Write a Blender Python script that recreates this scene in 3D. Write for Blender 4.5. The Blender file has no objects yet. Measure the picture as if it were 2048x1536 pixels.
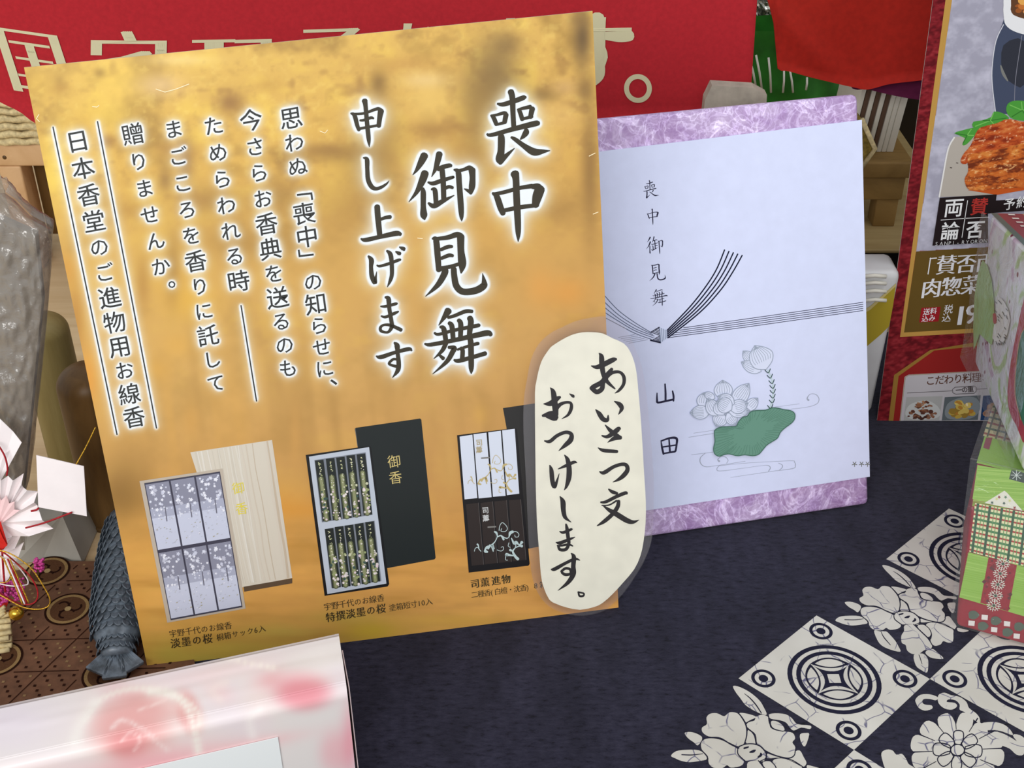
import bpy, bmesh, math, random
import numpy as np
from mathutils import Vector, Matrix
from mathutils.geometry import tessellate_polygon
random.seed(7); RNG = np.random.RandomState(7)
SC = bpy.context.scene; COL = SC.collection

# ---------------------------------------------------------------- camera
F = 2500.0; PITCH = math.radians(33.6)
CAM = np.array([0, 0, 0.6])
FW = np.array([0, math.cos(PITCH), -math.sin(PITCH)]); UP = np.array([0, math.sin(PITCH), math.cos(PITCH)]); RT = np.array([1., 0, 0])
cd = bpy.data.cameras.new('camera'); cam = bpy.data.objects.new('camera', cd); COL.objects.link(cam)
cd.sensor_width = 36; cd.lens = F / 2048 * 36; cd.clip_start = .01
cam.location = CAM; cam.rotation_euler = (math.pi / 2 - PITCH, 0, 0); SC.camera = cam

# ---------------------------------------------------------------- world, lights, exposure
W = bpy.data.worlds.new('world'); SC.world = W; W.use_nodes = True
W.node_tree.nodes['Background'].inputs[0].default_value = (.93, .96, 1, 1)
W.node_tree.nodes['Background'].inputs[1].default_value = .62
def area(name, loc, target, sx, sy, power, col=(1, 1, 1)):
    l = bpy.data.lights.new(name, 'AREA'); l.shape = 'RECTANGLE'; l.size = sx; l.size_y = sy; l.energy = power; l.color = col
    o = bpy.data.objects.new(name, l); COL.objects.link(o); o.location = loc
    o.rotation_euler = (Vector(target) - Vector(loc)).to_track_quat('-Z', 'Y').to_euler(); return o
area('area_lamp', (-.6, -1.35, 1.3), (0, .7, .1), 1.8, .7, 35, (1, .99, .97))  # added light from the front, behind the camera, to brighten the poster
area('area_lamp', (.9, .3, 2.3), (.3, .8, 0), 1.2, .4, 8, (.93, .95, 1))  # overhead fluorescent tube
SC.view_settings.view_transform = 'Standard'; SC.view_settings.look = 'None'
SC.view_settings.gamma = 1; SC.view_settings.use_curve_mapping = False
SC.view_settings.exposure = 0.0

# ---------------------------------------------------------------- geometry helpers
def ray(x, y):
    x = np.asarray(x, float); y = np.asarray(y, float)
    return np.multiply.outer((x - 1024) / F, RT) - np.multiply.outer((y - 768) / F, UP) + FW
def nrm(v): v = np.asarray(v, float); return v / np.linalg.norm(v)
def proj(P):
    d = np.asarray(P) - CAM; z = d @ FW
    return 1024 + F * (d @ RT) / z, 768 - F * (d @ UP) / z
class Plane:
    def __init__(s, o, n):
        s.o = np.asarray(o, float); s.n = nrm(n)
        if s.n @ (CAM - s.o) < 0: s.n = -s.n
    def at(s, x, y, lift=0):
        d = ray(x, y); t = ((s.o - CAM) @ s.n) / (d @ s.n)
        return CAM + d * t[..., None] + s.n * lift if np.ndim(t) else CAM + d * t + s.n * lift
def horiz(z): return Plane((0, .6, z), (0, 0, 1))
TABLE = horiz(0)
def tab(x, y, z=0): return horiz(z).at(x, y)
def atY(x, y, Y): return Plane((0, Y, 0), (0, -1, 0)).at(x, y)
def leaning(a, b, deg):
    a = np.asarray(a); b = np.asarray(b); u = nrm(b - a); h = np.cross((0, 0, 1), u)
    v = math.cos(math.radians(deg)) * np.array([0, 0, 1.]) + math.sin(math.radians(deg)) * h
    pl = Plane(a, np.cross(u, v)); pl.u = u; pl.v = v; return pl
def lin(c):
    c = np.asarray(c, float) / 255; return np.where(c <= .04045, c / 12.92, ((c + .055) / 1.055) ** 2.4)

# ---------------------------------------------------------------- objects
def empty(name, loc, label=None, cat=None, group=None, kind=None):
    o = bpy.data.objects.new(name, None); COL.objects.link(o); o.location = Vector(loc); o.empty_display_size = .02
    tag(o, label, cat, group, kind); return o
def tag(o, label=None, cat=None, group=None, kind=None):
    for k, v in (('label', label), ('category', cat), ('group', group), ('kind', kind)):
        if v: o[k] = v
    return o
def wloc(p):
    v = Vector((0, 0, 0))
    while p is not None: v = v + p.location; p = p.parent
    return v
def mesh(name, verts, faces, m, parent=None, cols=None, smooth=False, vcols=None, base=None):
    off = np.array(wloc(parent)) if parent else np.zeros(3)
    b = np.zeros(3) if base is None else np.asarray(base, float) - off
    V = np.asarray(verts, float).reshape(-1, 3) - off - b
    me = bpy.data.meshes.new(name); me.from_pydata([tuple(v) for v in V], [], [tuple(int(i) for i in f) for f in faces])
    if cols is not None:
        a = me.color_attributes.new('Col', 'FLOAT_COLOR', 'CORNER')
        L = []
        for p in me.polygons:
            c = cols[p.index]; L.extend([c[0], c[1], c[2], 1.] * p.loop_total)
        a.data.foreach_set('color', L)
    if vcols is not None:
        a = me.color_attributes.new('Col', 'FLOAT_COLOR', 'POINT')
        a.data.foreach_set('color', np.hstack([vcols, np.ones((len(vcols), 1))]).astype(np.float32).ravel())
    if smooth: me.polygons.foreach_set('use_smooth', [True] * len(me.polygons))
    if m: me.materials.append(m)
    me.update(); o = bpy.data.objects.new(name, me); COL.objects.link(o); o.parent = parent; o.location = Vector(b); return o
def grid_faces(nu, nv):
    i = np.arange(nu - 1); j = np.arange(nv - 1); I, J = np.meshgrid(i, j, indexing='ij'); a = (I * nv + J).ravel()
    return np.stack([a, a + nv, a + nv + 1, a + 1], 1)
def fast_grid(name, P, m, parent, vcols=None, smooth=True):
    nu, nv = P.shape[:2]; Fc = grid_faces(nu, nv); off = np.array(wloc(parent)) if parent else np.zeros(3)
    V = (P.reshape(-1, 3) - off).astype(np.float32); me = bpy.data.meshes.new(name)
    me.vertices.add(len(V)); me.vertices.foreach_set('co', V.ravel())
    me.loops.add(len(Fc) * 4); me.loops.foreach_set('vertex_index', Fc.astype(np.int32).ravel())
    me.polygons.add(len(Fc)); me.polygons.foreach_set('loop_start', np.arange(len(Fc), dtype=np.int32) * 4)
    me.polygons.foreach_set('use_smooth', [smooth] * len(Fc)); me.update(calc_edges=True)
    if vcols is not None:
        a = me.color_attributes.new('Col', 'FLOAT_COLOR', 'POINT')
        a.data.foreach_set('color', np.hstack([vcols.reshape(-1, 3), np.ones((len(V), 1))]).astype(np.float32).ravel())
    me.materials.append(m); o = bpy.data.objects.new(name, me); COL.objects.link(o); o.parent = parent; return o
def hexa(name, front, back, m, parent=None, bev=0, seg=2, sub=0):
    """box from 4 front corners BL BR TR TL and 4 back corners"""
    off = np.array(wloc(parent)) if parent else np.zeros(3)
    bm = bmesh.new(); vs = [bm.verts.new(Vector(np.asarray(p) - off)) for p in list(front) + list(back)]
    for f in ((0, 1, 2, 3), (5, 4, 7, 6), (4, 0, 3, 7), (1, 5, 6, 2), (3, 2, 6, 7), (4, 5, 1, 0)): bm.faces.new([vs[i] for i in f])
    bmesh.ops.recalc_face_normals(bm, faces=bm.faces)
    if bev: bmesh.ops.bevel(bm, geom=bm.edges[:], offset=bev, segments=seg, profile=.5, affect='EDGES')
    me = bpy.data.meshes.new(name); bm.to_mesh(me); bm.free(); me.materials.append(m)
    if bev: me.polygons.foreach_set('use_smooth', [True] * len(me.polygons)); me.set_sharp_from_angle(angle=math.radians(50))
    o = bpy.data.objects.new(name, me); COL.objects.link(o); o.parent = parent; return o
def slab(name, quad, thick, m, parent=None, bev=0):
    """quad BL BR TR TL facing the camera, given thickness away from it"""
    q = [np.asarray(p) for p in quad]; n = nrm(np.cross(q[1] - q[0], q[3] - q[0]))
    if n @ (CAM - q[0]) < 0: n = -n
    return hexa(name, q, [p - n * thick for p in q], m, parent, bev)
def aabox(name, lo, hi, m, parent=None, bev=0.001):
    (a, b, c), (d, e, f) = lo, hi
    return hexa(name, [(a, b, c), (d, b, c), (d, b, f), (a, b, f)], [(a, e, c), (d, e, c), (d, e, f), (a, e, f)], m, parent, bev)
def tube(name, pts, r, m, parent=None, n=8, closed=False, taper=None):
    P = np.asarray(pts, float); N = len(P); V = []; Fc = []; prev = None
    for i in range(N):
        t = nrm(P[(i + 1) % N] - P[i - 1]) if closed else nrm(P[min(i + 1, N - 1)] - P[max(i - 1, 0)])
        a = np.cross(t, (0, 0, 1)) if prev is None else prev - t * (prev @ t)
        if np.linalg.norm(a) < 1e-6: a = np.cross(t, (1, 0, 0))
        a = nrm(a); b = np.cross(t, a); prev = a; rr = r if taper is None else r * taper[i]
        for k in range(n):
            th = 2 * math.pi * k / n; V.append(P[i] + rr * (math.cos(th) * a + math.sin(th) * b))
    for i in range(N if closed else N - 1):
        for k in range(n):
            j = (i + 1) % N; Fc.append((i * n + k, i * n + (k + 1) % n, j * n + (k + 1) % n, j * n + k))
    if not closed: Fc.append(tuple(range(n))[::-1]); Fc.append(tuple((N - 1) * n + k for k in range(n)))
    return mesh(name, V, Fc, m, parent, smooth=True)
def lathe(name, base, prof, m, parent=None, n=48, axis=(0, 0, 1), ex=(1, 1)):
    ax = nrm(axis); a = nrm(np.cross(ax, (0, 1, 0)) if abs(ax[1]) < .9 else np.cross(ax, (1, 0, 0))); b = np.cross(ax, a); V = []; Fc = []
    for (r, h) in prof:
        for k in range(n):
            th = 2 * math.pi * k / n; V.append(np.asarray(base) + ax * h + r * (ex[0] * math.cos(th) * a + ex[1] * math.sin(th) * b))
    for i in range(len(prof) - 1):
        for k in range(n): Fc.append((i * n + k, i * n + (k + 1) % n, (i + 1) * n + (k + 1) % n, (i + 1) * n + k))
    Fc.append(tuple(range(n))[::-1]); Fc.append(tuple((len(prof) - 1) * n + k for k in range(n)))
    return mesh(name, V, Fc, m, parent, smooth=True)
def smooth_line(P, per=6, closed=False):
    P = np.asarray(P, float); N = len(P)
    if N < 3: return P
    out = []
    rng = range(N) if closed else range(N - 1)
    for i in rng:
        g = (lambda k: P[k % N]) if closed else (lambda k: P[min(max(k, 0), N - 1)])
        p0, p1, p2, p3 = g(i - 1), g(i), g(i + 1), g(i + 2)
        for s in range(per):
            t = s / per; out.append(.5 * (2 * p1 + (p2 - p0) * t + (2 * p0 - 5 * p1 + 4 * p2 - p3) * t * t + (3 * p1 - p0 - 3 * p2 + p3) * t ** 3))
    if not closed: out.append(P[-1])
    return np.array(out)

# ---------------------------------------------------------------- materials
def nodes(name, rough=.5, spec=.5):
    m = bpy.data.materials.new(name); m.use_nodes = True; nt = m.node_tree; b = nt.nodes['Principled BSDF']
    b.inputs['Roughness'].default_value = rough; b.inputs['Specular IOR Level'].default_value = spec
    return m, nt, b
def N(nt, t, **k):
    n = nt.nodes.new(t)
    for a, v in k.items():
        if a in n.inputs: n.inputs[a].default_value = v
        else: setattr(n, a, v)
    return n
def ramp(nt, fac, stops):
    r = nt.nodes.new('ShaderNodeValToRGB'); e = r.color_ramp.elements
    while len(e) < len(stops): e.new(.5)
    for q, (p, c) in zip(e, stops): q.position = p; q.color = (*lin(c), 1)
    nt.links.new(fac, r.inputs[0]); return r.outputs[0]
def bump(nt, b, h, s=.3, d=.001):
    n = N(nt, 'ShaderNodeBump'); n.inputs['Strength'].default_value = s; n.inputs['Distance'].default_value = d
    nt.links.new(h, n.inputs['Height']); nt.links.new(n.outputs[0], b.inputs['Normal'])
def noise(nt, scale, detail=4, rough=.55, vec=None, dist=0):
    n = N(nt, 'ShaderNodeTexNoise', Scale=scale, Detail=detail, Roughness=rough, Distortion=dist)
    if vec is not None: nt.links.new(vec, n.inputs['Vector'])
    return n.outputs['Fac']
def mapped(nt, scale=(1, 1, 1), rot=(0, 0, 0)):
    tc = N(nt, 'ShaderNodeTexCoord'); mp = N(nt, 'ShaderNodeMapping'); mp.inputs['Scale'].default_value = scale; mp.inputs['Rotation'].default_value = rot
    nt.links.new(tc.outputs['Object'], mp.inputs['Vector']); return mp.outputs[0]
def flat(name, c, rough=.5, spec=.4, metal=0, grain=0, gs=400, bs=0):
    m, nt, b = nodes(name, rough, spec); b.inputs['Metallic'].default_value = metal
    c = np.asarray(c, float); g = grain
    o = ramp(nt, noise(nt, gs, 4, vec=mapped(nt)), [(.3, np.clip(c * (1 - g), 0, 255)), (.7, np.clip(c * (1 + g), 0, 255))]); nt.links.new(o, b.inputs['Base Color'])
    if bs: bump(nt, b, noise(nt, gs, 3, vec=mapped(nt)), bs)
    return m
def printed(name, rough=.45, spec=.4, coat=0, grain=0):
    m, nt, b = nodes(name, rough, spec); a = N(nt, 'ShaderNodeVertexColor'); a.layer_name = 'Col'; out = a.outputs[0]
    if grain:
        mx = N(nt, 'ShaderNodeMix', data_type='RGBA', blend_type='MULTIPLY'); mx.inputs[0].default_value = 1
        r = ramp(nt, noise(nt, 900, 3, vec=mapped(nt)), [(.3, [255 * (1 - grain)] * 3), (.7, [255] * 3)])
        nt.links.new(out, mx.inputs[6]); nt.links.new(r, mx.inputs[7]); out = mx.outputs[2]
    nt.links.new(out, b.inputs['Base Color']); b.inputs['Coat Weight'].default_value = coat; b.inputs['Coat Roughness'].default_value = .15
    return m
def wood(name, c1, c2, scale=(1, 12, 12), rough=.5, k=14):
    m, nt, b = nodes(name, rough, .3)
    f = noise(nt, k, 6, .6, mapped(nt, scale), .6); nt.links.new(ramp(nt, f, [(.3, c1), (.7, c2)]), b.inputs['Base Color']); return m
def clear(name, tint, alpha_t, rough=.12, bs=.0, white=0.1, bscale=60):
    m = bpy.data.materials.new(name); m.use_nodes = True; nt = m.node_tree; nt.nodes.clear()
    out = N(nt, 'ShaderNodeOutputMaterial'); tr = N(nt, 'ShaderNodeBsdfTransparent'); tr.inputs[0].default_value = (*lin(tint), 1)
    gl = N(nt, 'ShaderNodeBsdfGlossy'); gl.inputs['Roughness'].default_value = rough; df = N(nt, 'ShaderNodeBsdfDiffuse'); df.inputs[0].default_value = (*lin(tint), 1)
    m1 = N(nt, 'ShaderNodeMixShader'); m1.inputs[0].default_value = white; m2 = N(nt, 'ShaderNodeMixShader'); m2.inputs[0].default_value = alpha_t
    fr = N(nt, 'ShaderNodeLayerWeight'); fr.inputs[0].default_value = .12
    nt.links.new(tr.outputs[0], m1.inputs[1]); nt.links.new(df.outputs[0], m1.inputs[2])
    mt = N(nt, 'ShaderNodeMath', operation='MAXIMUM'); nt.links.new(fr.outputs['Facing'], mt.inputs[0]); mt.inputs[1].default_value = alpha_t
    if bs == 0: mt.inputs[0].default_value = 0; nt.links.remove(mt.inputs[0].links[0])
    nt.links.new(mt.outputs[0], m2.inputs[0]); nt.links.new(m1.outputs[0], m2.inputs[1]); nt.links.new(gl.outputs[0], m2.inputs[2]); nt.links.new(m2.outputs[0], out.inputs[0])
    if bs:
        bp = N(nt, 'ShaderNodeBump'); bp.inputs['Strength'].default_value = bs; bp.inputs['Distance'].default_value = .004
        nt.links.new(noise(nt, bscale, 5, .6, mapped(nt), 1.5), bp.inputs['Height']); nt.links.new(bp.outputs[0], gl.inputs['Normal']); nt.links.new(bp.outputs[0], fr.inputs['Normal'])
    return m
M = {}
M['print'] = printed('printed_ink', .5, .35); M['gloss'] = printed('glossy_print', .38, .4, .12); M['matte'] = printed('matte_print', .8, .15)
M['cloth_print'] = printed('cloth_print', .95, .05, grain=.12)
def unryu():
    m, nt, b = nodes('mulberry_paper', .6, .3)
    v = mapped(nt); n1 = noise(nt, 22, 4, .55, v, 1.6); n2 = noise(nt, 50, 3, .55, v, 2.)
    def ridge(f, s, w):
        a = N(nt, 'ShaderNodeMath', operation='SUBTRACT'); nt.links.new(f, a.inputs[0]); a.inputs[1].default_value = .5
        b2 = N(nt, 'ShaderNodeMath', operation='ABSOLUTE'); nt.links.new(a.outputs[0], b2.inputs[0])
        return ramp(nt, b2.outputs[0], [(0, s), (w, (0, 0, 0))])
    base = ramp(nt, noise(nt, 10, 3, .6, v, 1), [(.32, (176, 142, 186)), (.5, (190, 164, 205)), (.68, (208, 190, 218))])
    prev = base
    for f, s, w in ((n1, (150, 150, 160), .022), (n2, (125, 125, 135), .05), (noise(nt, 95, 3, .5, v, 1.5), (95, 92, 100), .07)):
        mx = N(nt, 'ShaderNodeMix', data_type='RGBA', blend_type='ADD'); mx.inputs[0].default_value = 1
        nt.links.new(prev, mx.inputs[6]); nt.links.new(ridge(f, s, w), mx.inputs[7]); prev = mx.outputs[2]
    mx = N(nt, 'ShaderNodeMix', data_type='RGBA', blend_type='MULTIPLY'); mx.inputs[0].default_value = 1; nt.links.new(prev, mx.inputs[6])
    nt.links.new(ramp(nt, noise(nt, 60, 5, .7, v, 1), [(.35, (222, 208, 228)), (.6, (255, 255, 255))]), mx.inputs[7])
    nt.links.new(mx.outputs[2], b.inputs['Base Color']); return m
M['unryu'] = unryu()
def navy():
    m, nt, b = nodes('navy_cotton', .95, .08)
    v = mapped(nt, (1, 2.6, 1)); v2 = mapped(nt, (3, 1, 1))
    a = ramp(nt, noise(nt, 130, 5, .72, v), [(.32, (14, 13, 25)), (.44, (36, 35, 52)), (.68, (50, 49, 66))])
    mx = N(nt, 'ShaderNodeMix', data_type='RGBA', blend_type='MULTIPLY'); mx.inputs[0].default_value = 1
    nt.links.new(a, mx.inputs[6]); nt.links.new(ramp(nt, noise(nt, 14, 3, .6, v2), [(.35, (205, 205, 210)), (.65, (255, 255, 255))]), mx.inputs[7])
    nt.links.new(mx.outputs[2], b.inputs['Base Color']); b.inputs['Sheen Weight'].default_value = .15
    bump(nt, b, noise(nt, 900, 2, .6, mapped(nt, (1, 3, 1))), .4, .0004); return m
M['navy'] = navy()
def batik():
    m, nt, b = nodes('white_cotton_with_crackle', .95, .08)
    v = mapped(nt); n = N(nt, 'ShaderNodeTexNoise', Scale=40); nt.links.new(v, n.inputs['Vector'])
    ad = N(nt, 'ShaderNodeVectorMath', operation='MULTIPLY_ADD'); nt.links.new(n.outputs['Color'], ad.inputs[0]); ad.inputs[1].default_value = (.012, .012, .012); nt.links.new(v, ad.inputs[2])
    vo = N(nt, 'ShaderNodeTexVoronoi', feature='DISTANCE_TO_EDGE', Scale=62.); nt.links.new(ad.outputs[0], vo.inputs['Vector'])
    line = ramp(nt, vo.outputs[0], [(.004, (0, 0, 0)), (.026, (255, 255, 255))])
    msk = ramp(nt, noise(nt, 55, 2, .5, v), [(.46, (255, 255, 255)), (.53, (0, 0, 0))])
    mx = N(nt, 'ShaderNodeMix', data_type='RGBA', blend_type='LIGHTEN'); mx.inputs[0].default_value = 1; nt.links.new(line, mx.inputs[6]); nt.links.new(msk, mx.inputs[7])
    mm = N(nt, 'ShaderNodeMix', data_type='RGBA'); nt.links.new(mx.outputs[2], mm.inputs[0]); mm.inputs[6].default_value = (*lin((92, 90, 122)), 1)
    nt.links.new(ramp(nt, noise(nt, 12, 3, .6, v), [(.3, (190, 186, 176)), (.7, (214, 211, 202))]), mm.inputs[7])
    nt.links.new(mm.outputs[2], b.inputs['Base Color']); return m
M['batik'] = batik()
M['white_sheet'] = flat('white_paper', (217, 223, 250), .6, .3, grain=.01, gs=90)
M['cream'] = flat('cream_washi', (246, 246, 224), .55, .3, grain=.025, gs=70, bs=.15)
M['film'] = clear('laminate_film', (253, 252, 253), .025, .2, 0, .018, 50)
M['bag'] = clear('cellophane_bag', (214, 208, 200), .10, .10, .5, .22, 60)
M['wrap'] = clear('cellophane_wrap', (250, 250, 250), .04, .08, .5, .03, 40)
M['kraft'] = flat('board_back', (190, 185, 175), .8, .2)
M['ply'] = wood('light_wood_board', (196, 166, 124), (214, 188, 148), (1, 14, 14), .5, 5)
M['pine'] = wood('pine', (196, 152, 104), (222, 184, 138), (3, 14, 3), .55, 7)
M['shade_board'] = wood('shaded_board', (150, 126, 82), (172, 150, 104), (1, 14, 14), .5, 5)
M['shade_pine'] = wood('shaded_pine', (120, 92, 48), (150, 118, 66), (2, 10, 4), .6, 8)  # pine with the stool's shadow put into its colour
M['brown_wood'] = wood('brown_stained_wood', (86, 62, 32), (112, 82, 44), (10, 10, 1.5), .42, 9)
M['pale_post'] = wood('olive_stained_wood', (128, 112, 66), (146, 130, 82), (10, 10, 1.5), .5, 9)
M['dark'] = flat('dark_interior', (42, 34, 24), .8, .2, grain=.2, gs=6)
M['straw'] = flat('straw', (206, 188, 142), .7, .2, grain=.12, gs=300)
M['red_cloth'] = flat('red_felt', (180, 42, 50), .9, .1, grain=.04, gs=300)
M['red_silk'] = flat('orange_red_silk', (158, 32, 22), .75, .15, grain=.05, gs=200)
M['purple'] = flat('purple_cloth', (96, 32, 66), .85, .1, grain=.05, gs=200)
M['green_film'] = flat('green_foil', (44, 112, 38), .3, .5, grain=.2, gs=30)
M['silver'] = flat('silver_foil', (190, 190, 180), .2, .6, .9, grain=.3, gs=80, bs=.8)
M['white_card'] = flat('white_card', (222, 218, 205), .6, .2)
M['brown_card'] = flat('brown_card', (98, 76, 62), .6, .2)
M['grey_paper'] = flat('grey_paper', (165, 160, 150), .7, .2, grain=.05, gs=30)
M['flower_paper'] = flat('white_washi', (246, 238, 238), .8, .15, grain=.01, gs=80)
M['pink_paper'] = flat('pink_washi', (240, 205, 205), .8, .15, grain=.06, gs=40)
M['red_paper'] = flat('red_washi', (205, 40, 30), .7, .2, grain=.04, gs=80)
M['red_cord'] = flat('red_cord', (160, 24, 34), .5, .3, grain=.15, gs=900, bs=.5)
M['gold_cord'] = flat('gold_cord', (214, 160, 48), .35, .5, .6, grain=.25, gs=900, bs=.5)
M['white_cord'] = flat('white_cord', (245, 235, 240), .5, .3)
M['gold'] = flat('gold_metal', (222, 176, 60), .22, .5, .95)
M['bead'] = flat('magenta_bead', (196, 62, 140), .25, .5)
M['scale'] = flat('blue_grey_glaze', (88, 97, 106), .32, .5, grain=.35, gs=120, bs=.3)
M['black'] = flat('black_gap', (14, 10, 10), .6, .2)

# ---------------------------------------------------------------- flat print, laid on a surface in its own plane
class Print:
    def __init__(s, plane): s.pl = plane; s.V = []; s.F = []; s.C = []; s.n = 0; s.tris = []
    def _add(s, pts, faces, col, layer, mask=False):
        pts = np.asarray(pts, float)
        s.V.append((pts, layer)); s.F.extend([tuple(i + s.n for i in f) for f in faces]); s.C.extend([lin(col)] * len(faces)); s.n += len(pts)
        if mask:
            for f in faces:
                for k in range(1, len(f) - 1): s.tris.append(pts[[f[0], f[k], f[k + 1]]])
    def poly(s, pts, col, layer=1, holes=(), sm=0, mask=False):
        loops = [np.asarray(pts, float)] + [np.asarray(h, float) for h in holes]
        if sm: loops = [smooth_line(l, sm, True) for l in loops]
        t = tessellate_polygon([[Vector((p[0], p[1], 0)) for p in l] for l in loops]); s._add(np.vstack(loops), t, col, layer, mask)
    def stroke(s, pts, col, layer=1, w=None, per=6, mask=False, cap=True):
        P = np.asarray(pts, float)
        if P.shape[1] == 2: P = np.hstack([P, np.full((len(P), 1), w)])
        P = smooth_line(P, per) if per > 1 else P; d = np.gradient(P[:, :2], axis=0); d /= np.linalg.norm(d, axis=1)[:, None] + 1e-9
        nn = np.stack([-d[:, 1], d[:, 0]], 1) * np.abs(P[:, 2:3]) / 2; n = len(P)
        V = np.vstack([P[:, :2] + nn, P[:, :2] - nn]); Fc = [(i, i + 1, n + i + 1, n + i) for i in range(n - 1)]
        if cap:
            for e, sg in ((0, -1), (n - 1, 1)):
                r = abs(P[e, 2]) / 2
                if r < 1e-3: continue
                k0 = len(V); th = np.linspace(-math.pi / 2, math.pi / 2, 6); a = d[e] * sg; b = np.array([-a[1], a[0]])
                V = np.vstack([V, P[e, :2] + r * .8 * (np.cos(th)[:, None] * a) + r * np.sin(th)[:, None] * b]); Fc.append(tuple(range(k0, k0 + 6)))
        s._add(V, Fc, col, layer, mask)
    def strokes(s, txt, off, sc, col, layer=1, mask=False, M2=None, wk=1):
        for st in txt.replace('\n', '').split(';'):
            v = [float(q) for q in st.replace(',', ' ').split()]
            if len(v) < 6: continue
            A = np.array(v).reshape(-1, 3); A[:, :2] = A[:, :2] / sc + off; A[:, 2] = A[:, 2] / sc * wk
            if M2 is not None: A = M2(A)
            s.stroke(A, col, layer, mask=mask)
    def glyph(s, ch, c, right, down, size, col, layer=1, bold=0, kana=.86, mask=False, mincho=0, origin=(.5, .38)):
        V, Fc = glyph_mesh(ch, bold)
        if V is None: return
        k = kana if ('\u3041' <= ch <= '\u30ff') else 1
        xy = (V - np.array(origin)) * size * k
        ps = [0] if not mincho else [q * mincho * size for q in (-1, -.5, 0, .5, 1)]
        for dx in ps:
            s._add(np.asarray(c) + np.outer(xy[:, 0] + dx, right) - np.outer(xy[:, 1], down), Fc, col, layer, mask)
    def build(s, name, m, parent, gap=.00012):
        V = []
        for pts, layer in s.V:
            kk = (len(V) % 60) * 4e-7 + layer * gap
            V.append(s.pl.at(pts[:, 0], pts[:, 1], kk) if pts.shape[1] == 2 else pts + s.pl.n * kk)
        o = mesh(name, np.vstack(V), s.F, m, parent, cols=s.C); return o
GL = {}
def glyph_mesh(ch, bold=0):
    k = (ch, bold)
    if k not in GL:
        c = bpy.data.curves.new('g', 'FONT'); c.body = ch; c.size = 1; c.offset = bold; c.resolution_u = 2
        o = bpy.data.objects.new('g', c); m = o.to_mesh()
        if not m or not len(m.vertices): GL[k] = (None, None)
        else: GL[k] = (np.array([v.co[:2] for v in m.vertices]), [tuple(p.vertices) for p in m.polygons])
        o.to_mesh_clear(); bpy.data.objects.remove(o); bpy.data.curves.remove(c)
    return GL[k]
def column(pr, text, p0, p1, size, col, layer=2, slope=-.115, bold=.005, lean=.07, mask=True, n=None, kana=.86, plane_step=True):
    """vertical text; p0/p1 are the centres of the first and last full characters; spacing even on the paper itself"""
    n = n or len(text); A = pr.pl.at(*p0); B = pr.pl.at(*p1); L0 = np.linalg.norm(B - A)
    for i, ch in enumerate(text):
        Q = A + (B - A) * i / (n - 1); Q2 = Q + (B - A) / L0 * .001; px = np.array(proj(Q)); dn = np.array(proj(Q2)) - px
        dn = dn / np.linalg.norm(dn); z = (CAM - Q) @ -FW; k = (np.linalg.norm(A - CAM) / np.linalg.norm(Q - CAM))
        right = np.array([1, slope - lean]); sz = size * k; c = px
        if ch in '。、': c = px + right * sz * .62 - dn * sz * .55; pr.glyph(ch, c, right, dn, sz, col, layer, bold, 1, mask, origin=(.5, .38)); continue
        if ch in '「」':
            pr.glyph(ch, px, dn, -np.array([1, slope]), sz, col, layer, bold, 1, mask); continue
        pr.glyph(ch, c, right, dn, sz, col, layer, bold, kana, mask)
def row(pr, text, p0, p1, size, col, layer=2, bold=0, mincho=0, lean=0, kana=.9, down=None):
    p0 = np.array(p0, float); p1 = np.array(p1, float); r = (p1 - p0) / np.linalg.norm(p1 - p0) if np.linalg.norm(p1 - p0) > 0 else np.array([1, -.06]); n = max(len(text) - 1, 1)
    dn = np.array([-r[1], r[0]]) if down is None else np.asarray(down, float)
    wd_ = [.56 if ord(c) < 128 else 1. for c in text]; pos = [sum(wd_[:i]) + wd_[i] / 2 for i in range(len(text))]; span = max(pos[-1] - pos[0], 1e-6)
    for i, ch in enumerate(text): pr.glyph(ch, p0 + (p1 - p0) * (pos[i] - pos[0]) / span, r, dn, size, col, layer, bold, kana, False, mincho, origin=(.29 if ord(ch) < 128 else .5, .38))
def bil(q, u, v):
    q = [np.asarray(p, float) for p in q]; return (q[0] * (1 - u) + q[1] * u) * (1 - v) + (q[3] * (1 - u) + q[2] * u) * v
def sub(q, u0, u1, v0, v1): return [bil(q, u0, v0), bil(q, u1, v0), bil(q, u1, v1), bil(q, u0, v1)]
def cr(pts, off, sc): return [(p[0] / sc + off[0], p[1] / sc + off[1]) + ((p[2] / sc,) if len(p) > 2 else ()) for p in pts]
def vnoise(x, y, sx, sy, seed, oct=4, pers=.5):
    out = np.zeros(np.shape(x)); amp = 1; tot = 0; r = np.random.RandomState(seed)
    for o in range(oct):
        T = r.rand(64, 64); u = x / sx * 2 ** o + 100; v = y / sy * 2 ** o + 100; i = np.floor(u).astype(int); j = np.floor(v).astype(int)
        fu = u - i; fv = v - j; fu = fu * fu * (3 - 2 * fu); fv = fv * fv * (3 - 2 * fv)
        g = lambda a, b: T[a % 64, b % 64]
        out += amp * ((g(i, j) * (1 - fu) + g(i + 1, j) * fu) * (1 - fv) + (g(i, j + 1) * (1 - fu) + g(i + 1, j + 1) * fu) * fv); tot += amp; amp *= pers
    return out / tot
# ================================================================ setting
COLL = []
board = aabox('floor', (-1.6, .25, -.03), (1.6, 2.6, -.004), M['ply'], None, 0); tag(board, kind='structure')
wall = aabox('wall_back', (-1.6, 2.6, -.03), (1.6, 2.64, 1.6), M['dark'], None, 0); tag(wall, kind='structure')

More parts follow.
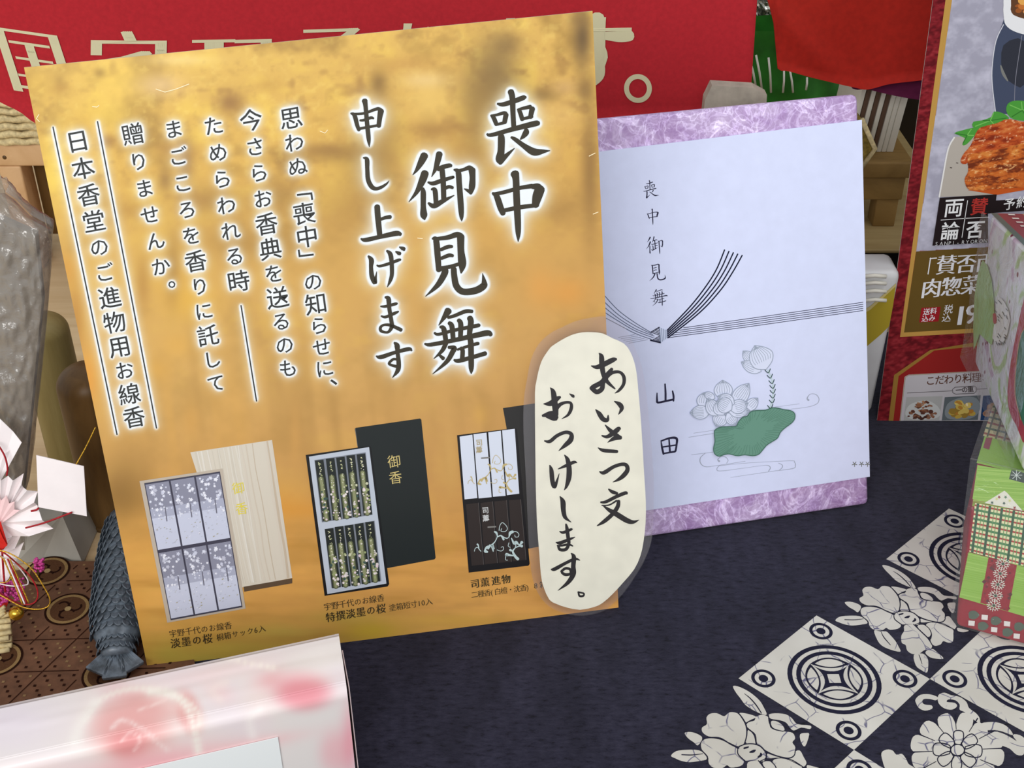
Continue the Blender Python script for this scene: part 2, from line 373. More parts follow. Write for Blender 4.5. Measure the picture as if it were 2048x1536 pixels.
# ================================================================ navy tablecloth with white resist-dyed motifs
cloth = slab('tablecloth', [(-.262, .3, 0), (1.0, .3, 0), (1.0, .99, 0), (-.262, .99, 0)], .004, M['navy'])
tag(cloth, 'navy cotton cloth with white diamond and flower motifs, spread under the poster', 'tablecloth')
U0 = tab(1477, 1357)[:2]; UA = tab(1633, 1231)[:2] - U0; UB = tab(1708, 1500)[:2] - U0
NAVY = (40, 40, 58)
class Flat3(Print):
    pass
pb = Print(TABLE)        # white shapes (object-space material), in table metres
pn = Print(TABLE)        # navy lines on top
def T3(p): p = np.asarray(p, float); return np.column_stack([p[:, 0], p[:, 1], np.zeros(len(p))])
def polyT(pr, pts, layer, holes=(), col=NAVY):
    loops = [np.asarray(pts)] + [np.asarray(h) for h in holes]
    t = tessellate_polygon([[Vector((p[0], p[1], 0)) for p in l] for l in loops]); pr._add(T3(np.vstack(loops)), t, col, layer)
def circ(c, r, ex=None, n=40):
    th = np.linspace(0, 2 * math.pi, n, endpoint=False)
    return [np.asarray(c) + r * (math.cos(a) * UA / 1 + math.sin(a) * UB / 1) for a in th]
def cell_pt(o, u, v): return o + UA * u + UB * v
def roundc(o, cu, cv, r, n=44):
    c = cell_pt(o, cu, cv); th = np.linspace(0, 2 * math.pi, n, endpoint=False); R = r * np.linalg.norm(UA)
    return np.array([c + R * np.array([math.cos(a), math.sin(a)]) for a in th])
def diamond(i, j):
    o = U0 + UA * i + UB * j; w = .0
    polyT(pb, [cell_pt(o, w, w), cell_pt(o, 1 - w, w), cell_pt(o, 1 - w, 1 - w), cell_pt(o, w, 1 - w)], 1)
    def ring(cu, cv, ra, rb): polyT(pn, roundc(o, cu, cv, ra), 2, [roundc(o, cu, cv, rb)[::-1]])
    ring(.5, .5, .352, .315); ring(.5, .5, .285, .25); 
    for cu, cv in ((.13, .13), (.87, .13), (.87, .87), (.13, .87)): ring(cu, cv, .092, .066); polyT(pn, roundc(o, cu, cv, .036), 2)
    c = cell_pt(o, .5, .5); R = np.linalg.norm(UA); 
    # coin: four leaf outlines and a concave square
    e1 = np.array([1, 0]); e2 = np.array([0, 1]); rr = .228
    for a0 in (0, 90, 180, 270):
        A = np.array([math.cos(math.radians(a0 - 45 )), math.sin(math.radians(a0 - 45))]); B = np.array([math.cos(math.radians(a0 + 45)), math.sin(math.radians(a0 + 45))])
        P = c + R * rr * A * .95; Q = c + R * rr * B * .95; mid = nrm(A + B); pts = []; inner = []
        for t in np.linspace(0, 1, 13): pts.append(P * (1 - t) + Q * t + mid * R * rr * .28 * 4 * t * (1 - t))
        for t in np.linspace(1, 0, 13)[1:-1]: pts.append(P * (1 - t) + Q * t - mid * R * rr * .20 * 4 * t * (1 - t))
        pts = np.array(pts); cen = pts.mean(0); inn = cen + (pts - cen) * .76
        polyT(pn, pts, 2, [inn[::-1]])
    q = []
    for k in range(4):
        a = math.radians(90 * k + 45); A = c + R * rr * .80 * np.array([math.cos(a), math.sin(a)]); b = math.radians(90 * k + 135); B = c + R * rr * .80 * np.array([math.cos(b), math.sin(b)])
        for t in np.linspace(0, 1, 10)[:-1]:
            p = A * (1 - t) + B * t; q.append(p - nrm((A + B) / 2 - c) * R * rr * .8 * .30 * 4 * t * (1 - t))
    polyT(pn, q, 2); s = R * .045; polyT(pb, [c + s * np.array(v) for v in ((-1, -1), (1, -1), (1, 1), (-1, 1))], 3)
cells = [(i, j) for i in range(-3, 4) for j in range(-3, 5) if (i + j) % 2 == 0]
for i, j in ((0, 0), (1, 1), (1, -1 + 2), (2, 0), (0, 2), (-1, 1), (2, 2), (1, 3)):
    pass
for i, j in ((0, 0), (1, 1), (2, 0), (0, 2), (-1, 1), (2, 2), (-1, 3), (1, 3), (-2, 2)): diamond(i, j)
# peony traced once on the cloth (cell A), repeated along the border
PE = (1680, 1120); PS = 6.4
peony_white = [
 [(540,70),(600,72),(700,110),(790,160),(870,220),(920,280),(968,358),(900,350),(800,310),(710,260),(640,190),(580,130)],
 [(60,545),(130,535),(220,560),(270,600),(230,670),(180,640),(110,600)],
 [(-10,730),(100,715),(250,720),(330,770),(350,810),(290,825),(160,840),(60,825),(-10,800),(-60,775)],
 [(285,390),(320,350),(400,345),(485,375),(540,335),(630,345),(690,400),(740,470),(765,560),(750,650),(690,680),(580,640),(440,590),(340,580),(265,540),(250,490),(300,455)],
 [(265,640),(310,605),(400,600),(500,620),(600,665),(690,710),(740,780),(780,840),(740,880),(640,895),(590,870),(540,900),(440,895),(380,850),(360,780),(280,710)],
 [(650,345),(720,345),(840,375),(830,400),(760,430),(745,440),(700,390)],
 [(780,515),(850,570),(890,660),(780,650),(770,590)],
 [(750,470),(775,435),(835,420),(850,380),(920,360),(990,385),(1010,440),(1030,490),(1100,520),(1200,530),(1290,545),(1325,600),(1300,640),(1340,690),(1330,760),(1280,795),(1180,780),(1080,750),(1000,715),(940,680),(900,650),(870,560),(800,510)],
 [(990,360),(1060,345),(1180,355),(1260,395),(1330,455),(1480,470),(1480,505),(1380,490),(1300,520),(1250,490),(1200,440),(1120,415),(1020,400)],
 [(1030,425),(1100,430),(1170,475),(1190,520),(1110,515),(1045,480)],
 [(1375,560),(1440,545),(1480,560),(1450,680),(1400,640)],
 [(690,720),(720,680),(800,660),(900,670),(980,710),(1015,770),(1000,830),(900,820),(790,825),(720,790)],
 [(825,840),(930,825),(990,870),(1060,940),(1130,1010),(1180,1090),(1150,1150),(1080,1155),(1020,1195),(930,1205),(860,1160),(840,1090),(790,1060),(785,970),(820,910)],
 [(990,850),(1060,830),(1130,860),(1165,930),(1140,985),(1080,960)],
 [(1100,830),(1200,800),(1310,830),(1440,890),(1450,940),(1445,1040),(1390,1060),(1320,1040),(1290,1080),(1215,1100),(1165,1060),(1160,1000),(1175,940)],
 [(1040,750),(1180,790),(1290,800),(1350,730),(1400,725),(1450,790),(1490,850),(1450,890),(1380,850),(1200,795),(1040,800)],
 [(435,905),(510,915),(590,915),(650,970),(710,1040),(750,1110),(772,1175),(650,1150),(540,1100),(480,1030)],
 [(945,1215),(1060,1200),(1120,1260),(1130,1330),(1115,1440),(1040,1410),(970,1350)],
 [(1090,1180),(1180,1140),(1240,1180),(1325,1260),(1240,1265),(1150,1245)],
 [(1500,870),(1560,880),(1650,905),(1580,925),(1510,910)]]
peony_navy = '680,145,4 750,190,10 830,260,12 905,345,10;60,765,10 180,768,10 300,755,6;640,340,10 700,400,12 750,470,14 770,570,14 755,660,12;270,600,8 380,590,10 480,600,12 600,660,12 700,700,12;745,445,10 790,420,10 840,400,10;780,510,8 850,560,10 890,660,10;990,370,12 1010,440,12 1060,500,10 1180,530,8;690,690,10 700,760,12 790,830,12;700,680,10 800,655,10 920,670,12 1010,740,14 1020,800,12 960,830,8;520,910,4 560,990,12 645,1090,8;940,825,10 1040,920,14 1130,1010,14 1190,1110,10;1010,1215,8 1030,1270,10 1050,1335,6;1080,830,8 1140,880,10 1170,950,12 1160,1010,14;1030,745,12 1150,780,12 1280,800,12 1340,770,12 1345,700,8;1180,795,8 1320,820,10 1460,890,8;760,700,20 800,690,16 810,685,8;830,740,14 870,730,30 890,720,14;930,790,14 960,770,30 955,750,14'
def motif(whites, navy, off, sc, shifts):
    for (du, dv) in shifts:
        d = UA * du + UB * dv
        for w in whites:
            p = smooth_line(cr(w, off, sc), 3, True); q = tab(p[:, 0], p[:, 1])[:, :2] + d; polyT(pb, q, 1)
        tmp = Print(TABLE); tmp.strokes(navy, np.array(off), sc, NAVY, 2)
        for (pts, l) in tmp.V: pn.V.append((tab(pts[:, 0], pts[:, 1]) + np.array([d[0], d[1], 0]), 2))
        pn.F.extend([tuple(i + pn.n for i in f) for f in tmp.F]); pn.C.extend(tmp.C); pn.n += tmp.n
motif(peony_white, peony_navy, PE, PS, ((0, 0), (-2, 0)))
DO = (1700, 1360); DS = 5.885
def petal(cx, cy, ang, r0, r1, w):
    a = math.radians(ang); d = np.array([math.cos(a), math.sin(a) * .8]); n = np.array([-d[1], d[0]])
    c = np.array([cx, cy]); return [tuple(c + d * r0 - n * w * .3), tuple(c + d * (r0 * .5 + r1 * .5) - n * w * .5), tuple(c + d * r1 * .93 - n * w * .42), tuple(c + d * r1), tuple(c + d * r1 * .93 + n * w * .42), tuple(c + d * (r0 * .5 + r1 * .5) + n * w * .5), tuple(c + d * r0 + n * w * .3)]
dw = [[(770,230),(830,175),(940,170),(1035,205),(1010,240),(940,225),(870,225),(850,260),(880,290),(960,300),(965,340),(880,362),(810,330),(780,280)],
 [(1040,180),(1110,150),(1190,180),(1290,200),(1370,260),(1400,330),(1480,390),(1525,450),(1520,510),(1420,440),(1350,380),(1290,350),(1290,290),(1240,240),(1160,230),(1140,260),(1230,270),(1260,310),(1200,350),(1110,335),(1040,270)],
 [(1535,515),(1680,495),(1800,520),(1880,580),(1915,650),(1800,610),(1700,590),(1535,590)],
 [(1720,620),(1820,640),(1960,720),(2050,790),(2040,880),(1960,880),(1880,810),(1780,770),(1715,740)],
 [(1915,650),(2000,650),(2080,720),(2090,820),(2000,760)],
 [(370,860),(430,820),(500,830),(545,880),(610,870),(660,930),(690,990),(760,1040),(700,1100),(560,1100),(430,1060),(385,960)]]
for k in range(12): dw.append(petal(1265, 830, k * 30 + 12, 100, 560 if k not in (10,) else 480, 230))
dn = []
th = np.linspace(0, 2 * math.pi, 17)
dnv = ';'.join(' '.join('%.0f,%.0f,13' % (1265 + R * math.cos(a), 828 + R * .82 * math.sin(a)) for a in th) for R in (82,))
for k in range(8):
    pp = petal(1265, 828, k * 45 + 3, 90, 290, 150); pp = pp + [pp[0]]; dnv += ';' + ' '.join('%.0f,%.0f,12' % p for p in pp)
for k in range(12):
    a = math.radians(k * 30 + 27); dnv += ';%.0f,%.0f,8 %.0f,%.0f,10 %.0f,%.0f,16' % (1265 + 300 * math.cos(a), 828 + 245 * math.sin(a), 1265 + 400 * math.cos(a), 828 + 325 * math.sin(a), 1265 + 520 * math.cos(a), 828 + 420 * math.sin(a))
motif(dw, dnv, DO, DS, ((0, 0), (-2, 0)))
for sh in (0, -2):
    cpx = [(DO[0] + (1265 + 74 * math.cos(a)) / DS, DO[1] + (828 + 60 * math.sin(a)) / DS) for a in np.linspace(0, 2 * math.pi, 20, endpoint=False)]
    q_ = tab(np.array([p[0] for p in cpx]), np.array([p[1] for p in cpx]))[:, :2] + UA * sh; polyT(pb, q_, 3.5)
pbo = pb.build('white_motif', M['batik'], cloth, .00008); pno = pn.build('printed_outline', M['cloth_print'], cloth, .00008)

# ================================================================ mourning-gift poster
pA = tab(295, 1335); pB = tab(1237, 1215)
PP = leaning(pA, pB, 12)
Q = [PP.at(295, 1335), PP.at(1237, 1215), PP.at(1185, 22), PP.at(48, 135)]
poster = empty('poster', (pA + pB) / 2, 'large autumn-gold poster with black Japanese lettering, standing on the navy cloth', 'poster')
slab('board', [q - PP.n * .0003 for q in Q], .0009, M['kraft'], poster)
# easel strut behind
mid = (Q[0] + Q[1]) / 2; tp = (Q[2] + Q[3]) / 2; up3 = nrm(tp - mid); foot = mid + np.array([0, .13, 0]); foot[2] = 0.001; hp = mid + up3 * .26 - PP.n * .0016
sidev = PP.u * .03
hexa('easel_strut', [foot - sidev, foot + sidev, hp + sidev * .4, hp - sidev * .4], [foot - sidev + (0, .001, 0), foot + sidev + (0, .001, 0), hp + sidev * .4 + (0, .001, 0), hp - sidev * .4 + (0, .001, 0)], M['kraft'], poster)
pr = Print(PP); INK = (58, 52, 38); INK2 = (48, 50, 48)
A1 = '250,215,20 300,220,38 400,190,42 480,160,42 500,155,26;368,105,54 382,160,50 388,300,44 395,425,42;205,325,36 222,360,38 238,400,36;190,322,20 240,315,24 300,298,30 325,300,30;325,312,44 312,380,40;240,402,24 320,383,26;445,275,36 458,310,38 472,355,38;432,268,20 480,255,28 545,242,36;562,258,48 545,335,40;475,352,26 560,330,28;155,490,20 200,495,34 400,440,42 580,395,50 615,390,42;265,482,30 282,520,58 280,640,60 268,715,70 275,750,36;275,735,50 330,680,36 400,618,8;508,452,40 505,475,52 480,510,36 455,535,12;375,518,22 410,538,36 480,590,44 555,640,62 600,652,60 660,645,36 722,638,6;205,1022,20 240,1050,50 275,1150,54 298,1205,46;210,1030,26 300,1015,34 450,975,34 560,958,40;560,962,40 610,965,60 640,985,50;632,985,84 608,1050,84 590,1130,60;300,1180,34 450,1150,38 610,1130,34;405,848,75 415,900,58 420,1050,58 430,1250,56 435,1380,44 435,1458,8'
A2 = '220,140,66 190,200,56 150,270,30 115,315,6;225,300,66 200,370,62 150,470,36 80,558,6;205,440,30 210,480,46 210,600,46 215,680,60 222,718,14;355,125,56 340,190,50 320,260,36 285,332,6;345,262,40 400,240,40 445,230,36 460,232,30;380,270,46 390,380,46 395,530,44;255,382,18 300,392,36 380,365,36 470,338,28 482,335,24;400,440,30 440,422,30 475,430,26;285,445,18 315,455,42 325,570,40;258,570,20 305,595,44 380,555,40 488,500,8;490,268,18 525,290,46 535,400,48 550,600,50 555,690,36 557,732,6;525,280,30 580,265,30 625,250,40 650,270,50;650,270,60 655,340,50 650,420,55 638,480,30;640,475,30 610,455,26 580,440,8;295,890,20 325,905,50 340,1050,52 350,1175,46;310,895,30 430,880,40 510,855,48 545,870,60;548,872,64 550,1000,58 562,1120,68 552,1200,14;370,990,30 430,965,34 468,962,28;375,1068,30 440,1042,34 475,1045,28;370,1155,30 450,1145,34 530,1120,30;405,1175,60 400,1210,56 340,1310,44 230,1412,6;485,1165,50 490,1230,52 510,1320,56 570,1370,56 680,1360,60 752,1320,60 760,1285,44 745,1205,5'
A3 = '345,820,62 320,860,46 260,950,8;345,880,26 400,865,30 500,825,34 560,825,30;275,965,24 305,985,44 325,1100,40;355,930,34 378,960,44 390,1080,40;440,905,36 458,940,44 455,1060,40;540,885,50 550,920,50 540,1000,46 535,1060,42;222,1020,20 260,1032,26 400,995,30 600,955,34 625,950,28;135,1118,18 190,1125,34 400,1085,38 600,1040,46 700,1020,50 730,1035,36;325,1110,40 290,1180,34 215,1252,6;350,1150,26 400,1155,40 385,1190,44 330,1280,36 205,1390,6;265,1220,20 300,1250,34;430,1170,20 490,1150,24 600,1118,30 618,1118,24;460,1160,36 475,1180,38 470,1265,40;400,1265,20 440,1272,36 560,1240,36 680,1205,38;535,1070,40 548,1100,48 552,1250,48 553,1340,42 553,1388,8'
A4 = '125,265,20 165,290,46 195,400,44 215,455,36;140,272,26 270,265,28 400,220,34 440,215,40 480,235,34;465,238,66 452,310,55 440,410,48;215,440,30 300,425,30 440,400,28;230,345,24 270,342,30 350,315,32 380,322,22;280,122,62 290,180,48 305,350,48 325,550,46 333,645,8;265,770,14 305,790,48 310,900,46 320,1020,50 360,1100,50 410,1122,40 470,1105,34 530,1065,22 558,1030,5'
A5 = '326,-30,48 332,60,48 348,215,44;360,80,26 400,66,30 440,60,34;185,252,14 225,262,36 350,235,36 490,205,44 530,212,30;250,405,18 275,440,42 272,500,34 280,580,40 305,635,38 312,600,22 322,540,5;325,485,14 350,492,22 430,470,26 510,440,26 530,435,18;412,358,18 440,385,38 452,450,36 455,560,34 440,620,28 415,675,6;490,365,14 520,382,34 525,388,22;522,325,12 555,340,36 562,350,22;400,765,22 425,780,40 432,860,34 450,970,34 455,1020,34 430,1065,24 400,1073,20 360,1060,26 355,1030,24 385,1008,20 440,1010,26 500,1035,30 535,1052,32;358,845,14 400,845,24 480,825,26 500,820,18;362,930,14 400,938,24 480,905,26 512,890,14;318,1282,12 360,1290,36 480,1250,30 600,1220,34 628,1232,16;478,1165,18 500,1190,44 505,1250,34 515,1350,38 505,1410,36 460,1470,6;495,1310,20 465,1310,22 430,1345,22 455,1362,22 495,1372,26'
BIG = [(A1, (940, 160), 4.518), (A2, (800, 280), 4.518), (A3, (820, 440), 4.518), (A4, (680, 180), 5.6875), (A5, (680, 420), 4.388)]
for t, o, s in BIG: pr.strokes(t, np.array(o), s, INK, 3, True, wk=1.06)
nbig = len(pr.tris)
column(pr, '日本香堂のご進物用お線香', (155, 282), (268, 834), 47, INK2)
column(pr, '贈りませんか。', (266, 268), (332, 583), 46, INK2)
column(pr, 'まごころを香りに託して', (347, 258), (432, 766), 46, INK2)
column(pr, 'ためらわれる時', (427, 251), (477, 562), 47, INK2)
column(pr, '今さらお香典を送るのも', (502, 240), (576, 736), 47, INK2)
column(pr, '思わぬ「喪中」の知らせに、', (582, 236), (655, 778), 47, INK2)
for a, b in (((106, 254), (234, 869)), ((195, 243), (313, 856)), ((482, 611), (513, 802))): pr.stroke([a, b], INK2, 2, 2.6, 1, True)
trisP = pr.tris
# painted autumn scene + soft white halo around the lettering, as colours on a fine mesh of the sheet
NU, NV = 460, 500
g0 = np.linspace(0, 1, NU)[:, None, None]; g1 = np.linspace(0, 1, NV)[None, :, None]
PG = (Q[0] * (1 - g0) + Q[1] * g0) * (1 - g1) + (Q[3] * (1 - g0) + Q[2] * g0) * g1
X, Y = proj(PG)
def raster(tris, x0, y0, w, h, st):
    G = np.zeros((h, w), np.float32)
    for t in tris:
        if t.shape[1] != 2: continue
        q = (t - (x0, y0)) / st; a, b, c = q; mn = np.floor(q.min(0)).astype(int); mx = np.ceil(q.max(0)).astype(int) + 1
        if mn[0] < 0 or mn[1] < 0 or mx[0] > w or mx[1] > h: continue
        gx, gy = np.meshgrid(np.arange(mn[0], mx[0]) + .5, np.arange(mn[1], mx[1]) + .5); D = (b[0] - a[0]) * (c[1] - a[1]) - (b[1] - a[1]) * (c[0] - a[0])
        if abs(D) < 1e-9: continue
        l1 = ((b[0] - gx) * (c[1] - gy) - (b[1] - gy) * (c[0] - gx)) / D; l2 = ((c[0] - gx) * (a[1] - gy) - (c[1] - gy) * (a[0] - gx)) / D
        G[mn[1]:mx[1], mn[0]:mx[0]][(l1 >= 0) & (l2 >= 0) & (1 - l1 - l2 >= 0)] = 1
    return G
def blur(G, s):
    r = int(s * 3) + 1; k = np.exp(-.5 * (np.arange(-r, r + 1) / s) ** 2); k /= k.sum()
    G = np.apply_along_axis(lambda v: np.convolve(v, k, 'same'), 0, G); return np.apply_along_axis(lambda v: np.convolve(v, k, 'same'), 1, G)
def sample(G, X, Y, x0, y0, st):
    u = np.clip((X - x0) / st - .5, 0, G.shape[1] - 1.01); v = np.clip((Y - y0) / st - .5, 0, G.shape[0] - 1.01); i = u.astype(int); j = v.astype(int); fu = u - i; fv = v - j
    return (G[j, i] * (1 - fu) + G[j, i + 1] * fu) * (1 - fv) + (G[j + 1, i] * (1 - fu) + G[j + 1, i + 1] * fu) * fv
st = 1.5; gw = int(1240 / st); gh = int(900 / st)
Gb = raster(trisP[:nbig], 20, 140, gw, gh, st); Gs = raster(trisP[nbig:], 20, 140, gw, gh, st)
hal = np.maximum(np.clip(blur(Gb, 3.6) * 6, 0, 1), np.clip(blur(Gb, 10) * 2.3, 0, .97))
hal = np.maximum(hal, np.maximum(np.clip(blur(Gs, 2.2) * 6, 0, 1) * .98, np.clip(blur(Gs, 5.6) * 2.9, 0, .92)))
hal = sample(hal, X, Y, 20, 140, st) * (X > 20) * (Y > 140) * (X < 1255) * (Y < 1030)
def mixc(C, c, a): return C * (1 - a[..., None]) + np.asarray(c, float) * a[..., None]
def paint_poster(X, Y):
    t = np.clip((Y - 60) / 1240, 0, 1); s = np.clip((X - 100) / 1100, 0, 1)
    C = np.zeros(X.shape + (3,)); stops = [(0, (226, 186, 92)), (.22, (220, 176, 84)), (.38, (214, 170, 88)), (.55, (212, 168, 92)), (.72, (204, 156, 84)), (.84, (212, 158, 78)), (.93, (216, 162, 82)), (1, (206, 166, 74))]
    for k in range(3): C[..., k] = np.interp(t, [q[0] for q in stops], [q[1][k] for q in stops])
    C[..., 0] -= 8 * s; C[..., 1] -= 12 * s; C[..., 2] -= 2 * s
    n1 = vnoise(X, Y, 95, 80, 1, 4, .6); top = np.clip((520 - Y) / 260, 0, 1)
    C = mixc(C, (164, 126, 62), np.clip((n1 - .52) * 4, 0, 1) * (.25 + .45 * top)); C = mixc(C, (243, 206, 92), np.clip((.47 - n1) * 4.5, 0, 1) * (.15 + .6 * top) * (1 - .35 * s))
    n2 = vnoise(X, Y, 45, 36, 5, 3, .6); C = mixc(C, (150, 108, 58), np.clip((n2 - .62) * 5, 0, 1) * .5 * top); C = mixc(C, (232, 190, 76), np.clip((n2 - .6) * 5, 0, 1) * .18 * np.clip((Y - 520) / 100, 0, 1) * np.clip((800 - Y) / 100, 0, 1))
    n5 = vnoise(X, Y, 17, 14, 27, 3, .6); C = mixc(C, (168, 126, 66), np.clip((n5 - .6) * 5, 0, 1) * .22 * top); C = mixc(C, (250, 220, 120), np.clip((.4 - n5) * 5, 0, 1) * .25 * top)
    n3 = vnoise(X - Y * .12, Y, 60, 420, 9, 3, .6); midm = np.clip((Y - 560) / 200, 0, 1) * np.clip((1120 - Y) / 120, 0, 1)
    C = mixc(C, (160, 120, 60), np.clip((n3 - .54) * 4, 0, 1) * .34 * midm); C = mixc(C, (222, 168, 82), np.clip((.45 - n3) * 4, 0, 1) * .32 * midm)
    n4 = vnoise(X, Y, 160, 26, 13, 3, .55); low = np.clip((Y - 1010) / 80, 0, 1); C = mixc(C, (232, 172, 88), np.clip((n4 - .5) * 4, 0, 1) * .5 * low); C = mixc(C, (176, 128, 54), np.clip((.46 - n4) * 4, 0, 1) * .4 * low)
    B = [(990,150,42,60,(128,102,62),.8),(1010,90,26,22,(132,104,62),.6),(950,250,26,90,(150,116,66),.65),(975,190,60,40,(140,110,62),.5),(1165,75,16,48,(108,84,52),.9),(1155,40,20,14,(140,108,62),.6),(757,168,16,26,(128,96,50),.75),(800,130,70,16,(190,140,74),.5),(745,320,46,70,(158,124,66),.75),(770,250,30,60,(172,134,74),.6),(870,258,44,14,(160,116,60),.8),(860,200,44,40,(232,192,104),.85),(850,160,40,14,(238,208,150),.5),(920,330,60,60,(178,136,72),.6),(680,310,60,16,(160,122,62),.6),(700,420,70,50,(170,128,66),.5),(1090,190,26,13,(142,110,56),.8),(1130,175,24,14,(206,164,106),.6),(1180,330,16,120,(138,102,56),.75),(1170,180,16,24,(130,98,54),.7),(1120,230,36,30,(226,184,112),.5),(1090,320,46,70,(210,166,92),.5),(1120,420,40,30,(160,120,64),.5),(200,146,11,9,(140,104,54),.85),(122,178,16,10,(178,132,62),.6),(215,282,16,12,(162,116,60),.7),(190,245,26,26,(206,150,66),.5),(370,320,16,42,(150,112,66),.7),(330,360,14,20,(140,104,60),.6),(356,300,30,14,(170,122,62),.6),(460,205,24,20,(150,108,60),.8),(540,170,20,12,(196,150,70),.6),(420,400,60,26,(158,118,64),.6),(560,390,40,30,(150,112,60),.55),(500,480,110,40,(166,124,62),.45),(650,300,60,12,(150,110,58),.6),(260,420,40,20,(176,130,62),.5),(110,330,26,60,(248,218,90),.5),(205,230,44,30,(246,214,92),.5),(240,160,60,40,(250,212,92),.5),(60,170,40,30,(240,196,82),.4),(320,170,40,20,(248,214,170),.5),(360,120,60,10,(248,220,150),.5),
     (380,600,46,36,(226,176,70),.75),(345,560,30,26,(222,170,70),.5),(355,690,26,24,(224,172,80),.6),(300,740,34,20,(214,160,66),.5),(382,840,14,30,(214,160,80),.5),(345,540,14,60,(150,110,56),.5),(285,565,14,50,(160,110,50),.4),(130,540,20,30,(214,150,60),.6),(150,650,16,70,(176,118,48),.6),(175,760,18,50,(232,150,50),.6),(1080,575,26,34,(222,160,80),.75),(1135,585,36,28,(222,156,74),.8),(960,830,14,20,(216,166,80),.5),(900,900,10,60,(206,160,90),.5),(590,880,10,60,(212,158,84),.5),(240,990,44,40,(132,98,46),.7),(255,960,40,60,(150,112,56),.5),(560,1010,60,30,(222,158,66),.6),(600,1020,110,14,(214,146,58),.5),
     (400,1316,70,12,(204,188,80),.7),(340,1310,30,22,(192,178,76),.5),(470,1296,90,12,(212,188,80),.6),(560,1262,60,12,(206,184,84),.5),(740,1262,50,18,(206,176,48),.7),(690,1235,60,12,(204,178,76),.5),(900,1240,80,10,(214,170,70),.4),(260,1230,26,60,(206,146,60),.4)]
    for x, y, a, b, c, al in B:
        e = ((X - x) / a) ** 2 + ((Y - y) / b) ** 2; C = mixc(C, c, al * np.exp(-e * .75))
    return C
PCc = paint_poster(X, Y); PCc = mixc(PCc, (240, 246, 250), hal)
fast_grid('printed_sheet', PG, M['gloss'], poster, lin(PCc))
# product pictures
def P1(p): return cr(p, (260, 860), 3.4147)
pr.poly(P1([(412,152),(970,68),(1108,1010),(775,1075),(700,1060)]), (212, 204, 188), 1)
for k in range(26):
    u = random.random(); a = bil([(412,152),(970,68),(1108,1010),(620,1075)], u, .003); b = bil([(412,152),(970,68),(1108,1010),(620,1075)], u, .995)
    w = random.uniform(3, 14); m = [(a * (1 - t) + b * t) + np.array([random.uniform(-6, 6), 0]) for t in np.linspace(0, 1, 6)]
    pr.stroke(P1(m), random.choice([(206,198,182),(218,212,198),(222,216,204),(226,222,212)]) if u < .6 else random.choice([(206,194,176),(196,180,158),(212,202,186)]), 2, w / 3.4, 3, cap=False)
pr.poly(P1([(775,1070),(1108,1012),(1108,1046),(780,1104)]), (92, 74, 56), 2)
pr.glyph('御', P1([(740, 395)])[0], (1, -.15), (.14, 1), 25, (226, 210, 70), 4, 0); pr.glyph('香', P1([(762, 535)])[0], (1, -.15), (.14, 1), 25, (226, 210, 70), 4, 0)
pr.poly(P1([(65,348),(632,262),(790,1218),(255,1315)]), (190, 178, 162), 3); pr.poly(P1([(97,362),(614,282),(768,1208),(278,1298)]), (66, 66, 82), 4)
qi = [(97,362),(614,282),(768,1208),(278,1298)]; rr = random.Random(3)
for r in range(2):
    for c in range(3):
        q = sub(qi, c / 3 + .012, (c + 1) / 3 - .012, r / 2 + .012, (r + 1) / 2 - .012)
        pr.poly(P1(q), (202, 207, 226), 5)
        pr.poly(P1(sub(q, 0, 1, 0, .5)), (140, 142, 160), 6); pr.poly(P1(sub(q, 0, 1, .38, .52)), (172, 176, 196), 6)
        for k in range(46):
            u, v = rr.random(), rr.random() ** 1.0 * .55; s = rr.uniform(8, 20) * (1 if v < .4 else .7); cc = bil(q, .06 + u * .88, .03 + v)
            pr.poly(P1([(cc[0] + s * (1 + .35 * math.cos(5 * t)) * .62 * math.cos(t), cc[1] + s * (1 + .35 * math.cos(5 * t)) * .62 * math.sin(t)) for t in np.linspace(0, 6.28, 16)[:-1]]), rr.choice([(222,226,240),(206,210,228),(236,238,248),(196,198,214)]), 7)
        for k in range(26):
            u, v = rr.random(), .52 + rr.random() * .44; cc = bil(q, .05 + u * .9, v); s = rr.uniform(3, 9)
            pr.stroke(P1([cc, cc + (s, -s * .5)]), rr.choice([(180,182,192),(226,228,240),(170,165,140),(190,194,210)]), 7, rr.uniform(.6, 2.2), 1)
        cc = bil(q, .62, .50); pr.stroke(P1([cc - (6, 50), cc + (6, 40)]), (110, 110, 125), 8, 2, 1)
def P2(p): return cr(p, (600, 820), 3.657)
pr.poly(P2([(400,138),(408,130),(878,62),(887,70),(992,1080),(984,1092),(640,1156),(560,1100)]), (30, 36, 36), 1)
pr.stroke(P2([(404,136),(420,262)]), (120, 120, 118), 2, .8, 1)
for ch, p in (('御', (688, 375)), ('香', (698, 492))): pr.glyph(ch, P2([p])[0], (1, -.12), (.12, 1), 27, (206, 186, 120), 3, 0)
pr.poly(P2([(42,328),(505,262),(520,275),(652,1272),(640,1290),(180,1358)]), (20, 22, 24), 3); pr.poly(P2([(65,340),(505,270),(632,1268),(200,1345)]), (188, 196, 208), 4)
pr.poly(P2([(105,365),(480,308),(530,765),(160,820)]), (120, 126, 136), 5); pr.poly(P2([(180,870),(545,808),(595,1250),(230,1300)]), (120, 126, 136), 5)
tops = [((140,365),(197,808)),((220,352),(272,800)),((295,343),(347,790)),((370,330),(417,778)),((445,320),(497,765)),((212,865),(267,1298)),((285,850),(338,1290)),((357,840),(410,1280)),((432,828),(485,1268)),((508,815),(555,1255))]
